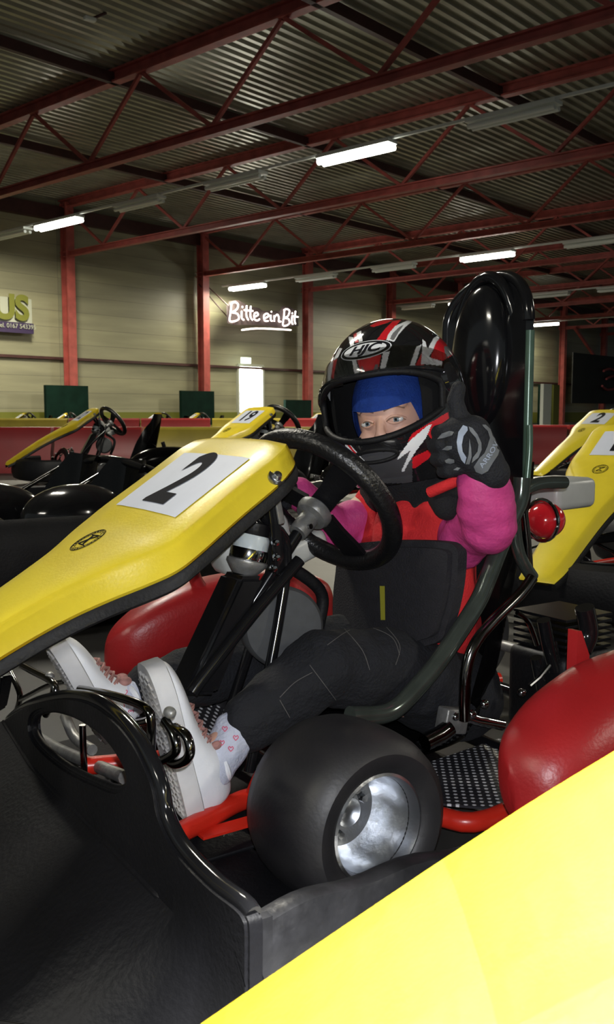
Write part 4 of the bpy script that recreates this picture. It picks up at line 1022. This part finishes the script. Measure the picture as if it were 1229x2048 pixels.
# chin vent and brow badge
bm = bmesh.new(); rr_ = []
for k_ in range(36):
    a = 2*PI*k_/36; rr_.append(hsurf(20*math.cos(a), -.098+.011*math.sin(a)))
tube(bm, [HM @ (p*1.005) for p in rr_], .004, 8, closed=True); part('chin_vent', bm, 'black_rubber', helmet)
def bdg(u, v, e=1.0): 
    ph = math.asin(.092/.152)+v/.152; z = .152*math.sin(ph); return HM @ (hsurf(math.degrees(u/.118), z)*(1.012*e))
def disc(a, b, m, e, name):
    bm = bmesh.new(); rings = [[bm.verts.new(bdg(a*t*math.cos(2*PI*k/48), b*t*math.sin(2*PI*k/48), e)) for k in range(48)] for t in (.25, .5, .75, 1)]
    c = bm.verts.new(bdg(0, 0, e))
    for k in range(48): bm.faces.new((rings[0][k], rings[0][(k+1) % 48], c))
    for A, B in zip(rings, rings[1:]):
        for k in range(48): bm.faces.new((A[k], A[(k+1) % 48], B[(k+1) % 48], B[k]))
    return part(name, bm, m, helmet)
disc(.056, .0205, 'helm_white', 1.0, 'badge'); disc(.0535, .0185, 'helm_black', 1.003, 'badge'); disc(.046, .014, 'helm_white', 1.006, 'badge')
bm = text_bm('HJC', .030, 0, .0012, .35, sub=2)
for v in bm.verts: v.co = bdg(-v.co.x*1.25, v.co.y*.82, 1.009)
part('badge_lettering', bm, 'black_ink', helmet, smooth=False)
# ---- clothes
bm = bmesh.new()
chain(bm, [((-.50, 0, .30), .10), ((-.485, 0, .34), .105), ((-.465, 0, .45), .108), ((-.455, 0, .53), .085)])
for s in (1, -1): chain(bm, [((-.47, .045*s, .32), .085), ((-.455, .05*s, .46), .085), ((-.455, .075*s, .545), .060)])
for s, S_ in ((1, sL), (-1, sR)): chain(bm, [((-.45, .07*s, .545), .055), (S_+V((0, -.01*s, .0)), .052)])
b2 = remeshed(bm, .005, 6); wrinkle(b2, .0045, 16, (1, 1, .6))
vest = part('red_top', b2, 'red_cloth', label='bright red padded top')
bm = bmesh.new(); chain(bm, [((-.455, 0, .585), .070), ((-.43, 0, .62), .072), ((-.42, 0, .66), .070)]); chain(bm, [((-.45, .05, .58), .055), ((-.455, .10, .575), .045)]); chain(bm, [((-.43, -.05, .58), .055), ((-.44, -.10, .575), .045)])
b2 = remeshed(bm, .005, 4); wrinkle(b2, .004, 22); part('neck_warmer', b2, 'black_cloth', label='black neck warmer')
def sleeve(S_, E_, W_, rs):
    bm = bmesh.new(); chain(bm, [(S_, rs[0]), (S_.lerp(E_, .35)+V((.01, -.015 if E_.y > 0 else 0, -.035)), rs[1]*.9), (S_.lerp(E_, .5)+V((0, 0, -.005)), rs[1]), (E_, rs[2]), (E_.lerp(W_, .5), rs[3]), (W_, rs[4])])
    b = remeshed(bm, .0045, 4); wrinkle(b, .007, 9, (1, 1, 2.2), 3); wrinkle(b, .0012, 30, (1, 1, 1.5), 5); return b
part('sleeve', sleeve(sL+V((0, .005, -.02)), eL, wL+(eL-wL).normalized()*.022, (.048, .050, .052, .054, .045)), 'pink_cloth', label='pink raised sleeve')
part('sleeve', sleeve(sR, eR, wR, (.045, .042, .042, .038, .032)), 'pink_cloth', label='pink sleeve reaching to the steering wheel')
bm = bmesh.new(); ac = kl(893, 1003, .15); chain(bm, [(ac+V((-.01, -.02, .008)), .030), (ac+V((0, .005, -.004)), .031)]); b2 = remeshed(bm, .005, 5); part('shoulder_panel', b2, 'black_cloth')
bm = bmesh.new(); tube(bm, [kl(860, 985, .145), kl(890, 972, .175), kl(925, 957, .195), kl(945, 950, .19)], .010, 10, smooth=5); part('shoulder_strap', bm, 'red_cloth')
# trousers
bm = bmesh.new()
for hp_, kn, an, e in ((hipL, kneeL, ankL, (kneeL-ankL).normalized()), (hipR, kneeR, ankR, (kneeR-ankR).normalized())):
    chain(bm, [(V((-.50, hp_.y*.5, .19)), .095), (hp_, .092), (hp_.lerp(kn, .55)+V((0, 0, .02)), .078), (kn, .066), (kn.lerp(an, .5), .056), (an+e*.035, .052)])
b2 = remeshed(bm, .005, 4); wrinkle(b2, .006, 12, (1, 1, 1), 9); wrinkle(b2, .002, 38)
tro = part('trousers', b2, 'denim', label='dark trousers')
tb = bvh_of(tro); bm = bmesh.new()
for L in ([(655, 1290), (700, 1260), (740, 1255), (785, 1275), (800, 1310)], [(690, 1258), (725, 1300), (740, 1340)], [(620, 1330), (650, 1370), (672, 1400)], [(560, 1395), (590, 1365), (625, 1345)], [(770, 1250), (800, 1290), (792, 1330)], [(560, 1400), (580, 1435)]): line_on(tb, L, .0007, bm)
part('stitching', bm, 'stitch', tro)
# padded front
def cf(x, y, f): p = kf(x, y, f); return p
PO = [(655, 1100), (700, 1088), (780, 1082), (860, 1086), (884, 1100), (887, 1130), (882, 1190), (870, 1250), (850, 1290), (760, 1300), (650, 1270), (630, 1220), (640, 1140)]
pol = [(kf(x, y, -.340).y, kf(x, y, -.340).z) for x, y in PO]; pol = [(p.x, p.y) for p in catmull([(a, b, 0) for a, b in pol], 4, True)]
cy = sum(p[0] for p in pol)/len(pol)
bm = plate(pol, .045, lambda y, z, d: V((-.340-d-.8*(y-cy)**2, y, z)))
bmesh.ops.bevel(bm, geom=[e for e in bm.edges if len(e.link_faces) == 2 and e.calc_face_angle(0) > R(50)], offset=.012, segments=4, affect='EDGES')
pad = part('padded_bib', bm, 'pad_cloth', label='dark grey padded front')
pb = bvh_of(pad); part('zip_stripe', drape(pb, [(760, 1172), (770, 1172), (771, 1240), (762, 1240)], .0015, 1), 'stripe_yellow', pad, smooth=False)
# ---- gloves
def glove_l():
    X = KI.to_3x3() @ V((1, 0, 0)); Y = KI.to_3x3() @ V((0, 1, 0)); Z = V((0, 0, 1))
    def G(x, y, z): return hL+X*x+Y*y+Z*z
    bm = bmesh.new()
    # palm: a broad back of hand seen by the camera, wrist lower right
    chain(bm, [(G(.045, .012, -.045), .031), (G(.018, .008, -.018), .034), (G(-.008, .006, .004), .033)])
    chain(bm, [(G(.04, .012, -.03), .028), (G(.012, .01, .022), .030), (G(-.018, .010, .026), .021)])
    chain(bm, [(wL, .030), (G(.045, .012, -.045), .031)])
    # four fingers, knuckles on the left, each curling back round towards the palm
    for i, (kx, kz_, ln, r) in enumerate(((-.034, .026, 1.0, .0135), (-.040, .003, 1.08, .014), (-.036, -.020, 1.0, .0133), (-.026, -.041, .84, .0118))):
        a = G(.0, .008, kz_*.8); k1 = G(kx, .008, kz_); k2 = G(kx-.008, .008+.030*ln, kz_-.003); k3 = G(kx+.012, .008+.046*ln, kz_-.003); k4 = G(kx+.030, .008+.038*ln, kz_-.002)
        chain(bm, [(a, r*1.05), (k1, r), (k2, r*.95), (k3, r*.9), (k4, r*.85)])
    # thumb, leaving the upper side of the palm, pointing up
    chain(bm, [(G(.014, .018, .022), .018), (G(-.010, .022, .050), .0165), (G(-.017, .022, .075), .0145), (G(-.012, .020, .096), .0125)])
    return remeshed(bm, .0025, 2, .45)
gl = part('glove', glove_l(), 'glove_cloth', label='black glove with grey emblem, thumb raised')
gb = bvh_of(gl)
def cz(L): return [(850+x/5.852, 780+y/5.852) for x, y in L]
def dr(L, m, name='glove_patch', e=.0016): 
    try: part(name, drape(gb, cz(L), e, 2), m, gl)
    except Exception as ex: print('drape', ex)
dr([(450, 410), (500, 430), (505, 470), (455, 540), (435, 640), (445, 720), (490, 790), (470, 865), (430, 820), (390, 720), (375, 610), (395, 490)], 'glove_grey')
dr([(515, 425), (560, 445), (620, 520), (665, 620), (668, 700), (630, 790), (550, 855), (565, 790), (620, 720), (630, 640), (600, 560), (530, 480)], 'glove_dim')
dr([(525, 570), (545, 680), (550, 780), (525, 870), (480, 870), (515, 760)], 'glove_dim')
for P_ in ([(145, 575), (200, 510), (290, 478), (345, 490), (320, 530), (230, 560)], [(200, 700), (260, 655), (320, 655), (320, 690), (270, 708)], [(235, 825), (280, 802), (345, 815), (350, 850), (300, 865), (250, 855)], [(335, 935), (380, 905), (420, 912), (390, 942)]): dr(P_, 'glove_dim')
dr([(575, 900), (640, 800), (700, 740), (735, 660), (765, 560), (740, 480), (690, 430), (675, 405), (715, 405), (830, 510), (885, 580), (895, 650), (860, 760), (800, 850), (740, 950), (670, 988), (600, 960)], 'glove_dim', 'wrist_strap')
bm = text_bm('ARROW', 10, 0, .15, 0, sub=2)
A0 = V((850+655/5.852, 780+905/5.852, 0)); A1 = V((850+868/5.852, 780+560/5.852, 0)); dx = (A1-A0).normalized(); dy = V((dx.y, -dx.x, 0)); xs = [v.co.x for v in bm.verts]; Lx = max(xs)-min(xs)
for v in bm.verts:
    t = (v.co.x-min(xs))/Lx; c = A0.lerp(A1, t)+V((2.5*math.sin(PI*t), 1.5*math.sin(PI*t), 0))+dy*(v.co.y*1.35)
    h = hit(gb, c.x, c.y, .003); v.co = h if h else hL
part('strap_lettering', bm, 'glove_grey', gl, smooth=False)
# the right glove closes round the rim
bm = bmesh.new(); best = min((SW(RW*math.cos(R(t)), RW*math.sin(R(t))) for t in range(0, 360, 3)), key=lambda p: (p-hR).length)
d_ = (best-wR).normalized(); tn = SN.cross((best-SC).normalized()).normalized(); nn = SN; out_ = (best-SC).normalized()
pc_ = best+nn*.016-out_*.0+(wR-best).normalized()*.016
chain(bm, [(wR, .026), (pc_, .028), (pc_+tn*.018, .024), (pc_-tn*.022, .024)])
for i, o_ in enumerate((.033, .012, -.010, -.031)):
    ln = (.92, 1, .97, .8)[i]; b0 = best+tn*o_
    chain(bm, [(b0+nn*.026, .0125), (b0+nn*.018*ln+out_*.027, .012), (b0-nn*.012+out_*.029*ln, .011), (b0-nn*.029*ln+out_*.006, .0105)])
chain(bm, [(pc_+tn*.02, .014), (best+tn*.045+nn*.012-out_*.022, .013), (best+tn*.050-nn*.012-out_*.022, .0115)])
part('glove', remeshed(bm, .0025, 2, .45), 'glove_cloth', label='black glove holding the steering wheel')
# ---- shoes and socks
def shoe(heel, toe, wide, tilt=0):
    d = (toe-heel); Ls = d.length; d.normalize(); up = V((-1, tilt, 0)); up = (up-d*up.dot(d)).normalized(); sd = d.cross(up)
    def S(a, h, w_): return heel+d*(a*Ls)+up*h+sd*w_
    st_ = [(.0, .020, .050), (.03, .029, .080), (.12, .034, .088), (.24, .036, .088), (.34, .036, .080), (.46, .038, .064), (.58, .042, .056), (.70, .045, .052), (.82, .044, .048), (.92, .036, .042), (.98, .024, .034), (1.0, .010, .024)]
    def ring(a, wd, h, base=.022):
        r = []
        for k in range(20):
            t = PI*k/19; r.append(S(a, base+(h-base)*math.sin(t)**.6 if h > base else base, wide*wd*math.cos(t)*(1-.28*max(0, math.sin(t))**2)))
        return r
    P = [ring(*x) for x in st_]; sm = [catmull([r[i] for r in P], 3) for i in range(20)]
    bm = bmesh.new(); loft(bm, [[sm[i][j] for i in range(20)] for j in range(len(sm[0]))]); bmesh.ops.recalc_face_normals(bm, faces=bm.faces[:])
    up_ = part('shoe', bm, 'shoe_white', label='white trainer')
    sole = [(a, wd*1.10+.003) for a, wd, h in st_]; cv = catmull([(a*1.0, w_, 0) for a, w_ in sole], 3)
    bm = bmesh.new(); loft(bm, [[S(p.x*1.03-.015, hh, wide*p.y*s*k_) for hh, s, k_ in ((-.004, -1, .93), (.003, -1, 1), (.024, -1, .99), (.026, -1, .9), (.026, 1, .9), (.024, 1, .99), (.003, 1, 1), (-.004, 1, .93))] for p in cv]); bmesh.ops.recalc_face_normals(bm, faces=bm.faces[:])
    so = part('sole', bm, 'sole_grey', up_)
    bm = bmesh.new()
    for k in range(22):
        a = .05+k*.042; wd = max(.012, [w_ for b, w_ in sole if b <= a+.06][-1]*wide*.78)
        if .36 < a < .44: continue
        tube(bm, [S(a+(.022 if j % 2 else 0), -.006, -wd+2*wd*j/6) for j in range(7)], .0024, 5)
    part('sole_tread', bm, 'sole_dark', so)
    bm = bmesh.new()
    for k in range(5):
        a = .40+.06*k; h = .070-.0035*k
        tube(bm, [S(a, h-.012, -.024), S(a+.02, h+.003, 0), S(a+.03, h-.012, .024)], .0022, 6, smooth=4)
        tube(bm, [S(a, h-.012, .024), S(a+.02, h+.004, 0), S(a+.03, h-.012, -.024)], .0022, 6, smooth=4)
    ellip(bm, S(.37, .078, .01), (.012, .008, .008)); ellip(bm, S(.37, .078, -.012), (.012, .008, .008))
    part('laces', bm, 'lace', up_)
    bm = bmesh.new(); tube(bm, [S(.215+.085*math.cos(t), .080, .028*math.sin(t)) for t in [R(x) for x in range(0, 360, 20)]], .0055, 8, closed=True); part('collar', bm, 'shoe_white', up_)
    return S
S1 = shoe(heelL, toeL, 1.12, .15); S2 = shoe(heelR, toeR, 1.0, .1)
for S_, an, kn in ((S1, ankL, kneeL), (S2, ankR, kneeR)):
    bm = bmesh.new(); e = (kn-an).normalized(); chain(bm, [(S_(.20, .062, 0), .034), (an, .036), (an+e*.045, .037)]); b2 = remeshed(bm, .004, 3); wrinkle(b2, .004, 28)
    sk = part('sock', b2, 'sock', label='pale grey patterned sock'); kb = bvh_of(sk); bm = bmesh.new(); c0 = proj(KM @ an)
    for ox, oy in ((-18, -10), (4, 8), (-6, 30), (16, -14), (-24, 18)):
        x, y = c0[0]+ox, c0[1]+oy; line_on(kb, [(x, y+5), (x-5, y-2), (x-2, y-5), (x, y-2), (x+3, y-5), (x+5, y-1), (x, y+5)], .0008, bm, smooth=3)
    if len(bm.verts): part('sock_pattern', bm, 'sock_pink', sk)
    else: bm.free()
